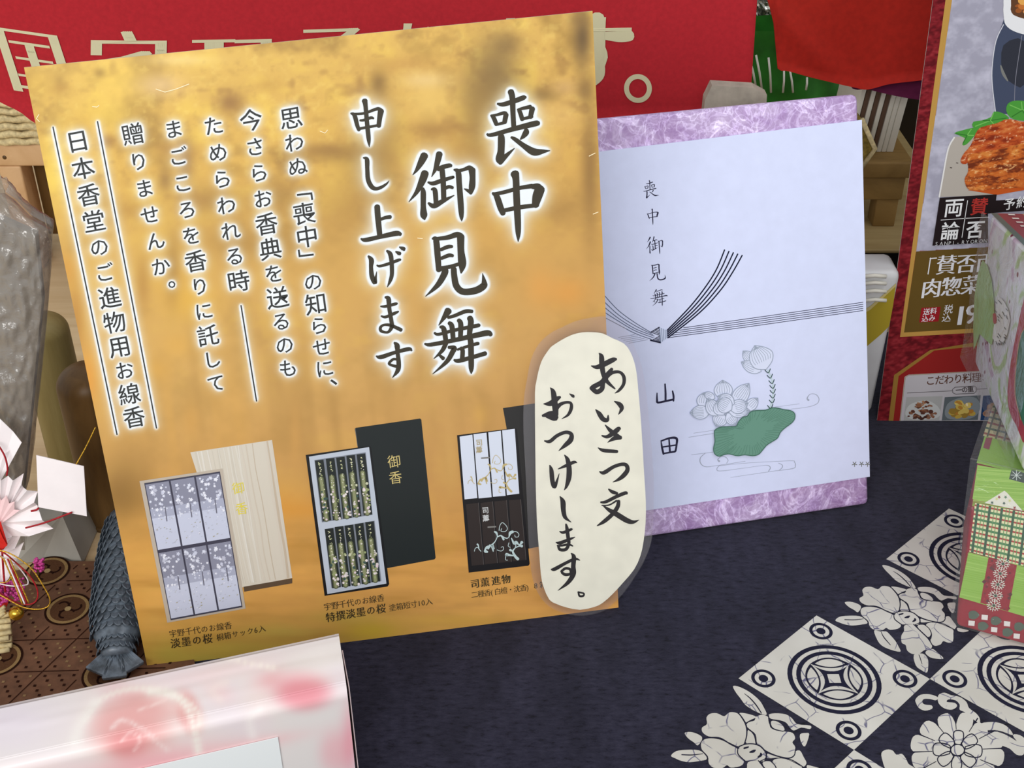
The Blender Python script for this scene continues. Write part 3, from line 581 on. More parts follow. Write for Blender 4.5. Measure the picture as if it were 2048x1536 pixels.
for (a, b) in tops:
    a = np.array(a, float); b = np.array(b, float)
    pr.stroke(P2([a, b]), (34, 40, 38), 6, 63 / 3.657, 1, cap=False)
    for sx, c, w in ((-4, (86, 92, 64), 40), (-4, (142, 146, 108), 22)): pr.stroke(P2([a * .7 + b * .3 + (sx, 0), b + (sx, -8)]), c, 7, w / 3.657, 1)
    for k in range(52):
        t = .04 + .94 * rr.random(); p = a * (1 - t) + b * t + ((rr.uniform(-10, 8) if t < .45 else rr.uniform(-25, 26)), 0); s = rr.uniform(2, 5) if t < .45 else rr.uniform(3, 12)
        pr.poly(P2([(p[0] + s * math.cos(z), p[1] + s * math.sin(z)) for z in np.linspace(0, 6.28, 7)[:-1]]), rr.choice([(196,200,160),(226,222,214),(160,170,120),(206,206,176)]) if t < .5 else rr.choice([(232,222,220),(214,206,204),(150,160,110),(60,84,80),(220,200,206)]), 8)
    for t, s in ((.06, 4), (.12, 4), (.18, 4)):
        p = a * (1 - t) + b * t; pr.poly(P2([(p[0] - 5, p[1] - s), (p[0] + 5, p[1] - s), (p[0] + 5, p[1] + s), (p[0] - 5, p[1] + s)]), (206, 206, 160), 8)
def P3(p): return cr(p, (890, 800), 3.841)
pr.poly(P3([(445,62),(740,18),(860,1100),(640,1142)]), (44, 43, 42), 1); pr.poly(P3([(92,270),(535,215),(552,225),(650,1258),(640,1272),(182,1325)]), (26, 24, 26), 3)
pr.poly(P3([(690,30),(700,30),(790,1120),(640,1142)]), (60, 62, 66), 2) if 0 else None
for q in ([(112,280),(210,265),(248,752),(150,762)], [(218,262),(318,250),(358,745),(258,755)], [(332,247),(428,235),(465,735),(368,742)], [(438,232),(535,220),(570,718),(475,730)]): pr.poly(P3(q), (216, 222, 236), 4)
for q in ([(160,800),(255,788),(297,1262),(205,1272)], [(272,790),(365,778),(402,1250),(305,1262)], [(378,778),(472,768),(510,1240),(412,1250)], [(490,768),(580,762),(622,1225),(520,1238)]):
    pr.poly(P3(q), (50, 42, 40), 4); pr.stroke(P3([q[1], q[2]]), (96, 90, 88), 5, .8, 1)
ARA = '225,1160,5 232,1138,5 250,1130,6 262,1145,6 275,1160,6;262,1145,4 255,1115,10 248,1106,14;300,1160,6 320,1130,18 345,1120,14 380,1090,8 400,1050,7 395,1020,16 380,1010,12;310,1160,24 325,1165,14;345,1115,18 330,1140,14;375,1140,12 360,1110,22 370,1160,8;400,1050,7 430,1040,12 450,1070,16;430,1040,7 470,1060,8 490,1050,7 500,1020,22 520,1010,20;500,1020,7 540,1008,6 565,1025,5 562,1048,5 540,1050,5 535,1035,5;415,1000,6 420,965,5 440,940,5 470,965,5 478,990,5 460,1008,5 430,1005,5 435,985,5;510,1060,8 530,1100,18 545,1090,22 570,1110,9 590,1090,22;545,1130,8 570,1120,10 590,1120,22;545,1090,7 540,1130,7 520,1160,14 540,1200,20 560,1220,22;520,1160,6 500,1150,20;480,1195,8 470,1185,24 500,1190,14 530,1195,8;465,1200,6 465,1225,5 480,1228,5;430,1130,4 445,1125,5 448,1145,5 430,1158,5 400,1150,5;490,1095,6 485,1120,5 500,1130,5'
pr.strokes(ARA, np.array((890, 800)), 3.841, (188, 206, 206), 6)
pr.strokes(ARA, np.array((890 - 50 / 3.841, 800 - 518 / 3.841)), 3.841, (196, 176, 120), 6, wk=.75)
for ch, p, c in (('司', (262, 325), (176, 158, 112)), ('薫', (262, 380), (176, 158, 112)), ('司', (310, 845), (214, 216, 216)), ('薫', (314, 905), (214, 216, 216))): pr.glyph(ch, P3([p])[0], (1, -.1), (.08, 1), 14, c, 6, .01)
for p in ((330, 975), (280, 445)): pr.stroke(P3([p, (p[0] + 58, p[1] - 4)]), (130, 128, 124), 6, 3, 1)
CI = (66, 56, 34)
row(pr, '宇野千代のお線香', (346, 1267), (456, 1251), 16, CI, bold=-.005, mincho=.012, down=(.13, 1)); row(pr, '淡墨の桜', (351, 1286), (415, 1277), 20.5, CI, bold=.0, mincho=.02, down=(.13, 1)); row(pr, '桐箱サック6入', (440, 1274), (524, 1257), 15, CI, bold=-.005, mincho=.012, down=(.13, 1))
row(pr, '宇野千代のお線香', (655, 1213), (761, 1196), 16, CI, bold=-.005, mincho=.012, down=(.1, 1)); row(pr, '特撰淡墨の桜', (661, 1234), (762, 1217), 20, CI, mincho=.02, down=(.1, 1)); row(pr, '塗箱短寸10入', (785, 1215), (858, 1203), 15, CI, bold=-.005, mincho=.012, down=(.1, 1))
row(pr, '司薫', (950, 1167), (970, 1164), 19, CI, mincho=.03, down=(.08, 1)); row(pr, '進物', (992, 1161), (1012, 1158), 19, CI, mincho=.03, down=(.08, 1)); row(pr, '二種香(白檀・沈香)', (949, 1189), (1057, 1174), 14.5, CI, bold=-.005, mincho=.012, down=(.08, 1)); row(pr, '8箱', (1072, 1171), (1086, 1169), 15, CI, bold=-.005, mincho=.012, down=(.08, 1))
for a in ([(79,243),(73,237),(78,229)], [(185,213),(194,214),(198,211)], [(312,178),(330,184),(352,178),(378,168)], [(640,262),(650,266),(655,260)], [(1190,306),(1178,312)], [(1196,424),(1186,428)], [(835,476),(845,477)]): pr.stroke(a, (252, 234, 190), 4, 1.6, 1)  # pale tear marks plus crease highlights painted on the sheet
pr.build('printed_matter', M['gloss'], poster, .00006)
# ================================================================ lavender-wrapped gift with noshi sheet
lA = tab(1348, 1069, .0006); lB = tab(1738, 1011, .0006)
def br_angle(deg):
    p = leaning(lA, lB, deg); a = p.at(1738, 1013); t = p.at(1718, 190); return (nrm(t - a) @ (-p.u))
lo, hi = 0., 40.
for _ in range(30):
    md = (lo + hi) / 2
    if br_angle(md) * br_angle(lo) <= 0: hi = md
    else: lo = md
LD = min(max((lo + hi) / 2, 8), 26)
LP = leaning(lA, lB, LD)
BR = LP.at(1739, 1011); TR_ = LP.at(1717, 188); hgt = np.linalg.norm(TR_ - BR); wid = .235
vv = nrm(TR_ - BR); bl = BR - LP.u * wid; tl = LP.at(1190, 238); tl = tl + (tl - TR_) * ((wid / np.linalg.norm(tl - TR_)) - 1)
TH = .030; nb = -LP.n
gift = empty('wrapped_gift_box', (BR + bl) / 2 + nb * .01, 'flat gift box in lavender mulberry paper with a white condolence sheet, behind the poster', 'gift box')
hexa('wrapping', [bl, BR, TR_, tl], [np.array([*(bl + nb * TH)[:2], .0006]), np.array([*(BR + nb * TH)[:2], .0006]), TR_ + nb * TH, tl + nb * TH], M['unryu'], gift, .004, 3)
SH = [LP.at(1190, 1036, .0006), LP.at(1738, 953, .0006), LP.at(1722, 240, .0006), LP.at(1190, 304, .0006)]
slab('noshi_sheet', SH, .0004, M['white_sheet'], gift)
# sheet wraps round the right side
s1, s2 = SH[1], SH[2]; slab('sheet_flap', [s1, s1 + nb * .028, s2 + nb * .028, s2], .0004, M['white_sheet'], gift)
ps = Print(Plane(SH[0], LP.n)); NI = (44, 42, 66)
def place(txt_list, off, sc, c0, c1, k, col, w=1):
    for t in txt_list:
        ps.strokes(t, np.zeros(2), 1, col, 2, M2=lambda A: np.column_stack([(A[:, 0] - c0[0]) * k + c1[0] , (A[:, 1] - c0[1]) * k + c1[1], A[:, 2] * k * w]))
def part_of(t, i0, i1): return [';'.join(t.split(';')[i0:i1])]
k = .0485
place(part_of(A1, 0, 15), 0, 0, (430, 430), (1302, 379), .0545, NI, .7)
place(part_of(A1, 15, 21), 0, 0, (440, 1130), (1306, 433), .052, NI, .7)
place(part_of(A2, 0, 14), 0, 0, (390, 430), (1310, 491), .057, NI, .7)
place(part_of(A2, 14, 22), 0, 0, (500, 1130), (1315, 545), .060, NI, .7)
place(part_of(A3, 0, 15), 0, 0, (440, 1090), (1318, 595), .057, NI, .7)
ps.strokes('1330,768,3 1331,785,4 1331,800,4;1314,786,2 1314,800,4 1316,805,4 1332,802,4 1346,799,4;1345,782,3 1347,792,4 1347,802,3', np.zeros(2), 1, NI, 2)
ps.strokes('1322,882,2 1324,895,4 1327,908,4;1322,882,3 1340,876,4 1353,877,5 1353,890,4 1351,902,4;1327,907,3 1350,903,4;1338,878,3 1340,905,4;1325,894,3 1352,890,3', np.zeros(2), 1, NI, 2)
MK = (26, 28, 52)
def C2(p): return cr(p, (1200, 480), 6.827)
a1 = [(1700,135),(1590,400),(1440,640),(1220,920),(915,1235)]; a5 = [(1940,210),(1810,440),(1640,690),(1360,990),(925,1335)]
for i in range(5):
    t = i / 4; ps.stroke(C2([(p[0] * (1 - t) + q[0] * t, p[1] * (1 - t) + q[1] * t) for p, q in zip(a1, a5)]), MK, 3, 2.6, 8)
for i in range(5):
    t = i / 4; ps.stroke([(1367 - 31 * t, 655.5 + 20 * t), (1548 - 16 * t, 630 + 18.5 * t), (1726, 604.5 + 16.5 * t)], (60, 62, 84), 2, 1.3, 1)
L0 = [[(45,740),(250,960),(480,1130),(700,1265)], [(45,830),(250,1020),(480,1170),(720,1290)], [(45,905),(240,1060),(480,1210),(740,1312)], [(45,975),(240,1100),(480,1240),(730,1335)], [(50,1050),(240,1150),(480,1275),(700,1355)]]
for p in L0: ps.stroke(C2(p), (104, 112, 138), 2, 1.5, 6)
for i in range(5): ps.stroke(C2([(250 + 35 * i, 1330 + 20 * i), (470 + 45 * i, 1292 + 17 * i)]), (150, 154, 178), 2, 1, 1)
ps.poly(C2([(690,1260),(808,1188),(812,1300),(735,1345),(690,1370),(825,1402),(828,1300)][:3]), (214, 220, 244), 4)
for i in range(6):
    t = i / 5; ps.stroke(C2([(700 + 108 * t, 1258 - 66 * t), (812, 1300 - 100 * t)]), MK, 5, 1.4, 1); ps.stroke(C2([(700 + 112 * t, 1368 - 66 * t), (824, 1400 - 92 * t)]), MK, 5, 1.4, 1)
ps.stroke(C2([(690,1260),(808,1190)]), MK, 5, 1.8, 1); ps.stroke(C2([(690,1368),(825,1400)]), MK, 5, 3, 1)
ps.poly(C2([(810,1190),(912,1236),(912,1338),(828,1400)]), (206, 214, 236), 6)
for i in range(5):
    t = i / 4; ps.stroke(C2([(812 + 100 * t, 1192 + 44 * t), (828 + 84 * t, 1398 - 62 * t)]), (120, 134, 166), 7, 1.1, 1)
# lotus
LG = (158, 168, 186); SHC = (220, 226, 247)
def C3(p): return cr(p, (1360, 680), 5.486)
def lpetal(tip, base, w, n=7, lay=3, sk=0):
    tip = np.array(tip, float); base = np.array(base, float); d = base - tip; L = np.linalg.norm(d); d /= L; nn = np.array([-d[1], d[0]])
    def edge(s): return [tip, tip + d * L * .22 + nn * w * .34 * s, tip + d * L * .5 + nn * (w * .5 * s + sk), tip + d * L * .8 + nn * w * .38 * s, base]
    out = list(smooth_line(edge(1), 6)) + list(smooth_line(edge(-1), 6))[::-1][1:-1]
    ps.poly(C3(out), SHC, lay)
    for s in (1, -1): ps.stroke(C3(edge(s)), LG, lay + 1, 1.5, 6)
    for k in range(1, n):
        s = -1 + 2 * k / n; e = edge(s); ps.stroke(C3([e[0] + (e[1] - e[0]) * .5, e[1], e[2], e[3] * .6 + e[2] * .4]), LG, lay + 1, .9, 4)
    ps.poly(C3([tip, edge(.5)[1] * .7 + tip * .3, edge(-.5)[1] * .7 + tip * .3]), LG, lay + 1)
lpetal((690,120),(800,240),110,6,2); lpetal((670,240),(890,345),130,6,4); lpetal((818,60),(945,322),265,9,6, -10)
for k, a in enumerate([((465,440),(480,650),200,7),((755,475),(580,720),170,7),((255,578),(240,740),130,5),((850,635),(720,770),120,5),((255,578),(380,640),80,4),((105,797),(325,785),150,8),((390,945),(470,800),160,7),((610,930),(510,800),120,6),((760,770),(530,790),130,7),((740,690),(540,760),150,7),((410,610),(590,700),140,7),((300,640),(400,830),150,6),((400,665),(470,820),160,6),((400,660),(560,760),170,8)]): lpetal(*a[:3], a[3], 8 + 2 * k)
leaf = [(370,990),(400,965),(450,950),(530,945),(610,940),(635,890),(680,845),(730,830),(760,790),(820,770),(930,765),(1000,740),(1070,745),(1130,760),(1200,770),(1245,800),(1250,850),(1220,900),(1140,960),(1090,1010),(1060,1070),(1000,1110),(940,1150),(890,1210),(850,1250),(790,1265),(700,1255),(620,1265),(530,1245),(470,1255),(420,1270),(375,1245),(360,1190),(375,1110),(370,1040)]
ps.poly(C3(leaf), (108, 152, 134), 38, sm=3); ps.stroke(C3(leaf + leaf[:1]), (72, 112, 96), 39, 1.8, 4)
for i, e in enumerate(smooth_line(leaf, 2, True)):
    c = np.array((770, 1000.)); e = np.array(e); ps.stroke(C3([c + (e - c) * random.uniform(.45, .7), c + (e - c) * .84 + (4, 3), c + (e - c) * .97]), (84, 126, 108), 39, .7, 2)
GR = (166, 172, 190)
WL = '1040,735,4 1310,700,4;1215,758,4 1400,735,5 1500,700,7 1525,650,8 1500,605,8 1460,590,6 1420,600,7 1395,640,14 1410,660,22;150,1022,4 370,990,4;95,1067,5 365,1025,5;125,1260,5 360,1230,5;280,1240,5 225,1290,10 225,1350,10 280,1390,7 400,1378,5 715,1330,5;430,1330,22 415,1310,10 450,1280,6 500,1285,7 527,1320,7 510,1352,6;430,1380,6 405,1410,8 440,1437,6 700,1405,4 920,1375,4 975,1380,8 990,1405,10 970,1440,8;430,1380,5 700,1352,4 1200,1325,5 1255,1340,8 1265,1375,9 1235,1410,7 1000,1442,5 555,1508,4;1080,1350,5 1120,1370,8 1120,1400,9 1085,1430,5'
ps.strokes(WL, np.array((1360, 680)), 5.486, GR, 2)
stem = [(965,330),(1000,420),(1018,500),(1020,580),(1012,660),(985,740)]; ps.stroke(C3(stem), (196, 214, 220), 5, 3.4, 5)
SP = smooth_line(stem, 3)
for i in range(0, len(SP) - 1, 2):
    x, y = SP[i]; ps.stroke(C3([(x - 4, y + 30), (x - 22, y + 14), (x - 34, y - 2)]), (60, 84, 84), 6, 1.7, 2); ps.stroke(C3([(x + 4, y + 30), (x + 16, y + 10), (x + 24, y - 14)]), (60, 84, 84), 6, 1.7, 2)
for x in (1709, 1723, 1735):
    for a in range(5): t = a * 1.256 + .3; ps.stroke([(x, 928), (x + 5 * math.cos(t), 928 - x * 0 + 5 * math.sin(t))], (120, 122, 118), 2, 1.6, 1)
ps.build('sheet_print', M['matte'], gift, .00004)

# ================================================================ laminated hand-written card, hanging on the poster's edge
KP = Plane(Q[1] + PP.n * .0052, PP.n)
card = empty('laminated_card', KP.at(1180, 1228), 'cream oval laminated card with brush writing, overlapping the lower right edge of the poster', 'card')
CO = cr([(215,250),(300,195),(400,145),(500,120),(600,118),(700,130),(790,175),(900,225),(960,300),(1000,400),(1025,520),(1040,680),(1060,900),(1080,1200),(1090,1380),(1100,1544),(1112,1744),(1110,1944),(1090,2124),(1060,2264),(1000,2394),(900,2514),(800,2624),(700,2714),(620,2754),(480,2782),(350,2759),(250,2724),(185,2684),(130,2564),(105,2444),(90,2244),(70,1994),(60,1744),(55,1544),(52,1300),(50,1100),(48,700),(60,600),(80,500),(110,400),(150,330),(190,275)], (1060, 640), 4.8)
FO = [(1208,633),(1225,638),(1250,655),(1268,690),(1284,735),(1293,790),(1299,850),(1305,920),(1308,980),(1306,1050),(1302,1085),(1290,1118),(1272,1150),(1250,1182),(1228,1206),(1206,1222),(1170,1231),(1135,1228),(1100,1214),(1078,1190),(1066,1160),(1060,1120),(1056,1050),(1052,960),(1047,860),(1048,800),(1054,760),(1062,720),(1078,688),(1102,666),(1124,655),(1150,643),(1180,636)]
def sheet(name, outline, plane, lift, th, m, parent, sm=0):
    o = np.array(outline, float); o = smooth_line(o, sm, True) if sm else o; n = len(o)
    f = plane.at(o[:, 0], o[:, 1], lift); b = f - plane.n * th; t = tessellate_polygon([[Vector((p[0], p[1], 0)) for p in o]])
    Fc = [tuple(x) for x in t] + [tuple(n + i for i in x)[::-1] for x in t] + [(i, (i + 1) % n, n + (i + 1) % n, n + i) for i in range(n)]
    return mesh(name, np.vstack([f, b]), Fc, m, parent)
sheet('washi', CO, KP, 0, .0004, M['cream'], card, 2); sheet('laminate_film', FO, KP, .0004, .0003, M['film'], card, 3)
sheet('laminate_back_film', FO, KP, -.0006, .0002, M['film'], card, 3)
pk = Print(KP); KI = (34, 30, 32)
B1 = '588,440,10 640,452,40 700,430,50 790,385,48 825,375,26;662,318,8 685,350,46 690,430,50 705,520,46 740,590,38 815,660,14;785,470,30 735,535,50 690,595,46 610,640,46 585,655,30;590,650,44 640,690,46 690,660,46 700,600,46 735,545,46;740,540,40 790,505,34 860,500,28 900,545,34 898,615,32 855,675,26 815,702,6;630,860,10 665,900,44 700,950,46 742,960,36 750,915,12;810,780,10 860,810,44 880,850,40 850,905,8;722,1008,10 770,1060,38 820,1100,44 865,1130,36;690,1110,14 740,1120,34 800,1085,46 850,1045,44 866,1045,18;868,1128,40 810,1135,42 745,1175,5;652,1225,6 700,1250,34 800,1260,34 835,1262,30;668,1455,12 710,1465,38 800,1410,34 880,1385,34 925,1395,38 935,1440,42 900,1490,44 850,1530,30 795,1556,5;195,650,8 222,690,46 235,780,56 245,870,56 250,955,26;130,805,8 200,800,54 260,755,44 288,740,24;122,918,24 190,905,60 250,900,60;160,930,20 230,945,46 255,930,40;240,860,50 290,810,36 350,790,26 392,800,28 395,850,34 365,910,26 305,948,5;380,708,8 412,730,30 420,740,16;140,1160,14 190,1165,34 260,1110,34 340,1078,34 395,1095,38 390,1150,50 340,1200,40 275,1255,5;330,1295,8 360,1340,40 375,1424,50 372,1514,50 350,1594,30 328,1632,6;270,1430,8 340,1400,30 420,1365,30 450,1370,8;190,1395,12 205,1444,40 215,1544,44 235,1599,40 262,1534,20 280,1474,5;288,1694,10 315,1744,48 320,1824,46 338,1894,36 395,1941,5;345,1959,16 355,2004,34 365,2084,36 372,2144,32 345,2200,32 290,2204,30 272,2174,24;262,2165,14 300,2165,20 370,2154,22 410,2169,12;285,2029,10 320,2039,28 395,2009,24 402,2005,10;250,2134,10 290,2139,34 380,2104,26 430,2084,8;205,2394,16 240,2389,36 340,2334,30 430,2294,28 478,2306,8;395,2239,10 420,2274,42 415,2364,44 415,2440,48 360,2524,36 268,2596,5;300,2414,24 340,2384,26 385,2394,26 388,2434,26 340,2444,30 305,2424,24;462,2612,18 515,2624,16 510,2648,20 475,2648,20 464,2614,16;755,1624,14 790,1649,34 835,1664,28;680,1749,18 730,1744,30 830,1694,34 915,1660,34 930,1668,18;850,1739,34 840,1794,40 790,1864,40 710,1934,36 645,1974,10;705,1784,12 760,1824,36 830,1864,50 930,1924,50 990,1939,34 1045,1919,5;690,1779,12 760,1775,14 830,1734,18'
pk.strokes(B1, np.array((1060, 640)), 4.8, KI, 1)
pk.build('brush_writing', M['matte'], card, .0001)
# the film covers the writing: lift order is washi < writing < film
# ================================================================ red hanging banner
BY = .985
BPx = lambda x: BY
def bpt(x, y):
    p = atY(x, y, BY); return p
banner = empty('hanging_banner', atY(760, 200, BY), 'wide red felt banner with cream Japanese lettering, hanging behind the orange poster', 'banner')
def wave(P):
    P = np.array(P, float); X = P[..., 0]
    P[..., 1] = BY + .012 * np.sin(X * 9 + 1.) + .012 * np.clip((-.30 - X) / .1, 0, 3) ** 2 * .3
    return P
bt = [bpt(-60, -40), bpt(1514, -40)]
bot = smooth_line([(-60, 178), (0, 206), (40, 222), (90, 250), (200, 262), (500, 262), (900, 262), (1300, 256), (1499, 248)], 8)
nx = 90; ny = 10; PB = np.zeros((nx, ny, 3))
for i in range(nx):
    t = i / (nx - 1); xb = -60 + t * 1559; yb = np.interp(xb, bot[:, 0], bot[:, 1]); top = atY(-72 + t * 1597, -120, BY); bo = atY(xb, yb, BY)
    for j in range(ny): PB[i, j] = top * (1 - j / (ny - 1)) + bo * j / (ny - 1)
def thick_grid(name, P, th, n, m, parent):
    nu, nv = P.shape[:2]; F1 = grid_faces(nu, nv); K = nu * nv; V = np.vstack([P.reshape(-1, 3), P.reshape(-1, 3) - np.asarray(n) * th])
    Fc = [tuple(f) for f in F1] + [tuple(f[::-1] + K) for f in F1]
    rim = [i * nv for i in range(nu)] + [(nu - 1) * nv + j for j in range(1, nv)] + [i * nv + nv - 1 for i in range(nu - 2, -1, -1)] + [j for j in range(nv - 2, 0, -1)]
    Fc += [(rim[k], rim[(k + 1) % len(rim)], rim[(k + 1) % len(rim)] + K, rim[k] + K) for k in range(len(rim))]
    return mesh(name, V, Fc, m, parent, smooth=True)
thick_grid('felt', wave(PB), .0015, (0, -1, 0), M['red_cloth'], banner)
pbn = Print(Plane((0, BY, 0), (0, -1, 0))); CR = (212, 206, 168)
DW = (.03, 1)
for ch, c, sz, r, d in (('国', (74, 118), 150, (1, .09), (.33, 1)), ('宅', (264, 128), 168, (1, 0), (-.02, 1)), ('配', (470, 138), 168, (1, 0), (0, 1)), ('承', (664, 122), 168, (1, 0), (0, 1)), ('り', (846, 112), 150, (1, 0), (0, 1)), ('ま', (1016, 112), 160, (1, -.02), (0, 1)), ('す', (1186, 112), 172, (1, -.03), (-.02, 1))):
    pbn.glyph(ch, c, r, d, sz, CR, 1, .012 if ch in 'りま' else -.016, 1, mincho=.0 if ch in 'りま' else .045)
pbn.stroke([(1196, 45, 30), (1196, 90, 26), (1194, 140, 26)], CR, 2); pbn.stroke([(1204, 80, 14), (1240, 82, 22), (1262, 80, 22)], CR, 2); pbn.stroke([(1180, 120, 20), (1196, 130, 24), (1200, 158, 22), (1188, 176, 14)], CR, 2)
th = np.linspace(0, 2 * math.pi, 40, endpoint=False)
pbn.poly([(1278 + 28 * math.cos(a), 186 + 29 * math.sin(a)) for a in th], CR, 1, [[(1278 + 18 * math.cos(a), 186 + 19 * math.sin(a)) for a in th[::-1]]])
V3 = []
o = pbn.build('lettering', M['matte'], banner, .0004)
W0 = np.array(wloc(banner)); co = np.array([v.co[:] for v in o.data.vertices]) + W0; w2 = wave(co); w2[:, 1] -= .0008; 
for v, p in zip(o.data.vertices, w2): v.co = Vector(p - W0)

# rod that the hangings are tied to (just above the picture)
rod = tube('hanging_rod', [atY(-120, -125, 1.0), atY(2300, -125, 1.0)], .006, M['pine'], None, 12); tag(rod, 'thin wooden rod above the red banner', 'rod')

# ================================================================ second hanging: orange-red cloth over purple cloth
def cloth_panel(name, outline, Y, m, label, cat, amp=.004, thick=.0012, fold=None):
    t = empty(name, atY(outline[0][0], outline[0][1], Y), label, cat)
    o = smooth_line(outline, 4, True) if len(outline) > 6 else np.array(outline, float)
    xs = np.linspace(o[:, 0].min(), o[:, 0].max(), 60); P = np.zeros((60, 14, 3))
    for i, x in enumerate(xs):
        ys = []
        for k in range(len(o)):
            a, b = o[k], o[(k + 1) % len(o)]
            if (a[0] - x) * (b[0] - x) <= 0 and a[0] != b[0]: ys.append(a[1] + (b[1] - a[1]) * (x - a[0]) / (b[0] - a[0]))
        y0, y1 = (min(ys), max(ys)) if ys else (o[:, 1].min(), o[:, 1].min() + 1)
        for j in range(14):
            y = y0 + (y1 - y0) * j / 13; p = atY(x, y, Y); d = amp * math.sin(x * .02 + y * .008)
            if fold: d += fold(x, y)
            P[i, j] = p + np.array([0, -d, 0])
    thick_grid('panel', P, thick, (0, -1, 0), m, t); return t
hem = lambda x, y: .008 * math.exp(-(((x - 1560) * .72 + (y - 0) * -.7 + 10) / 26.) ** 2) - .006 * math.exp(-(((x - 1590) * .72 + (y - 20) * -.7 + 10) / 22.) ** 2)
c1 = cloth_panel('hanging_cloth', [(1552, -110), (1550, 60), (1552, 132), (1580, 141), (1640, 158), (1700, 172), (1738, 181), (1780, 170), (1840, 160), (1900, 148), (1960, 60), (1960, -110)], 1.00, M['red_silk'], 'orange-red cloth panel with a curved hem, hanging above the lavender gift box', 'cloth', .003, .0012, hem)
c2 = cloth_panel('hanging_cloth', [(1700, 60), (1700, 170), (1740, 182), (1800, 194), (1870, 200), (1960, 200), (1960, 60)], 1.02, M['purple'], 'purple cloth hem showing beneath the orange-red hanging cloth', 'cloth', .003)

# ================================================================ food flyer standing at right
fA = tab(1754, 841); fB = fA + np.array([1, -.03, 0])
RP = leaning(fA, fB, 7)
FQ = [RP.at(1754, 841), RP.at(2230, 843), RP.at(2300, -140), RP.at(1886, -150)]
fly = empty('food_flyer', (FQ[0] + FQ[1]) / 2, 'dark red food flyer with a meat dish photo and gold border, standing at the right', 'flyer')
slab('board', [q - RP.n * .0002 for q in FQ], .0008, M['kraft'], fly)
hexa('easel_strut', [FQ[0] * .5 + FQ[1] * .5 + (-.02, .10, -.0), FQ[0] * .5 + FQ[1] * .5 + (.02, .10, 0), FQ[0] * .5 + FQ[1] * .5 + (.012, .03, .2), FQ[0] * .5 + FQ[1] * .5 + (-.012, .03, .2)], [FQ[0] * .5 + FQ[1] * .5 + (-.02, .101, 0), FQ[0] * .5 + FQ[1] * .5 + (.02, .101, 0), FQ[0] * .5 + FQ[1] * .5 + (.012, .031, .2), FQ[0] * .5 + FQ[1] * .5 + (-.012, .031, .2)], M['kraft'], fly)
nu, nv = 200, 420
g0 = np.linspace(0, 1, nu)[:, None, None]; g1 = np.linspace(0, 1, nv)[None, :, None]
FG = (FQ[0] * (1 - g0) + FQ[1] * g0) * (1 - g1) + (FQ[3] * (1 - g0) + FQ[2] * g0) * g1; X, Y = proj(FG)
n = vnoise(X + Y * .4, Y, 9, 5, 21, 2, .6); C = np.zeros(X.shape + (3,)) + np.array([122, 26, 34.]); C = mixc(C, (84, 12, 20), np.clip((n - .5) * 5, 0, 1) * .8); C = mixc(C, (158, 52, 58), np.clip((.40 - n) * 6, 0, 1) * .6)
gl_ = 1866 + (Y) * -.1333          # left edge x at height Y
ins = (X > np.interp(Y, [-200, 0, 503, 2000], [1930, 1903, 1832, 1700])) & (Y < 503 + (X - 1832) * -.06)
ng = vnoise(X, Y, 26, 20, 31, 4, .7); ng2 = vnoise(X, Y, 90, 60, 33, 3); gcol = mixc(np.zeros(X.shape + (3,)) + np.array([158, 156, 172.]), (190, 188, 204), np.clip((ng - .4) * 2.2 + (ng2 - .5) * 1.4, 0, 1))
C = np.where(ins[..., None], gcol, C)
fast_grid('printed_sheet', FG, M['matte'], fly, lin(C))
pf = Print(Plane(FQ[0], RP.n)); GO = (184, 142, 70)
def C4(p): return cr(p, (1840, 0), 3.657)
def C5(p): return cr(p, (1700, 380), 4.414)
def C6(p): return cr(p, (1740, 700), 4.987)
pf.poly([(1900, -60), (1912, -60), (1904, 0), (1832, 503), (1808, 665), (1954, 657), (1954, 665), (1800, 674), (1891, 0)], GO, 1)
pf.poly([(1832.5, 503), (2110, 486), (2110, 648), (1808, 665)], (98, 76, 30), 1); pf.poly([(1808, 665), (2110, 648), (2110, 656), (1800, 674)], GO, 1)
pf.poly(C6([(185,706),(240,250),(600,0),(1040,-75),(1900,-130),(1900,-90),(1040,-35),(640,5),(285,260),(232,706)]), (150, 112, 50), 1)
pf.poly(C6([(232,706),(285,260),(640,5),(1040,-35),(1900,-90),(1900,706)]), (142, 32, 30), 1)
pf.poly(C6([(295,706),(345,268),(385,245),(1900,165),(1900,706)]), (186, 182, 186), 2)
pf.stroke(C6([(300,706),(352,272),(388,250),(1900,170)]), (150, 130, 80), 3, 1, 1)
BRN = (92, 58, 44)
row(pf, 'こだわり料理３種', (1861, 761), (1990, 752), 21, BRN, bold=.012, kana=.95, down=(-.05, 1))
pf.stroke(C6([(370,428),(820,406)]), (70, 62, 62), 3, 1, 1); pf.stroke(C6([(1060,390),(1400,372)]), (70, 62, 62), 3, 1, 1)
pf.stroke(C6([(850,370),(1040,358),(1060,372),(1060,408),(1040,430),(855,440),(825,425),(822,392),(850,370)]), (70, 62, 62), 3, 1.2, 1)
row(pf, '一の重', (1917.5, 780), (1941, 778), 13, (66, 56, 56), bold=.02, kana=1)
for q, bgc in (([(362,470),(725,458),(690,698),(335,704)], (168, 168, 166)), ([(745,470),(1105,450),(1075,696),(715,702)], (92, 100, 104)), ([(1128,455),(1500,435),(1480,695),(1100,700)], (34, 62, 104))): pf.poly(C6(q), bgc, 3)
pf.poly(C6([(350,640),(380,560),(450,520),(560,500),(650,540),(700,600),(690,660),(600,690),(420,690)]), (190, 192, 190), 4, sm=3)
rr = random.Random(5)
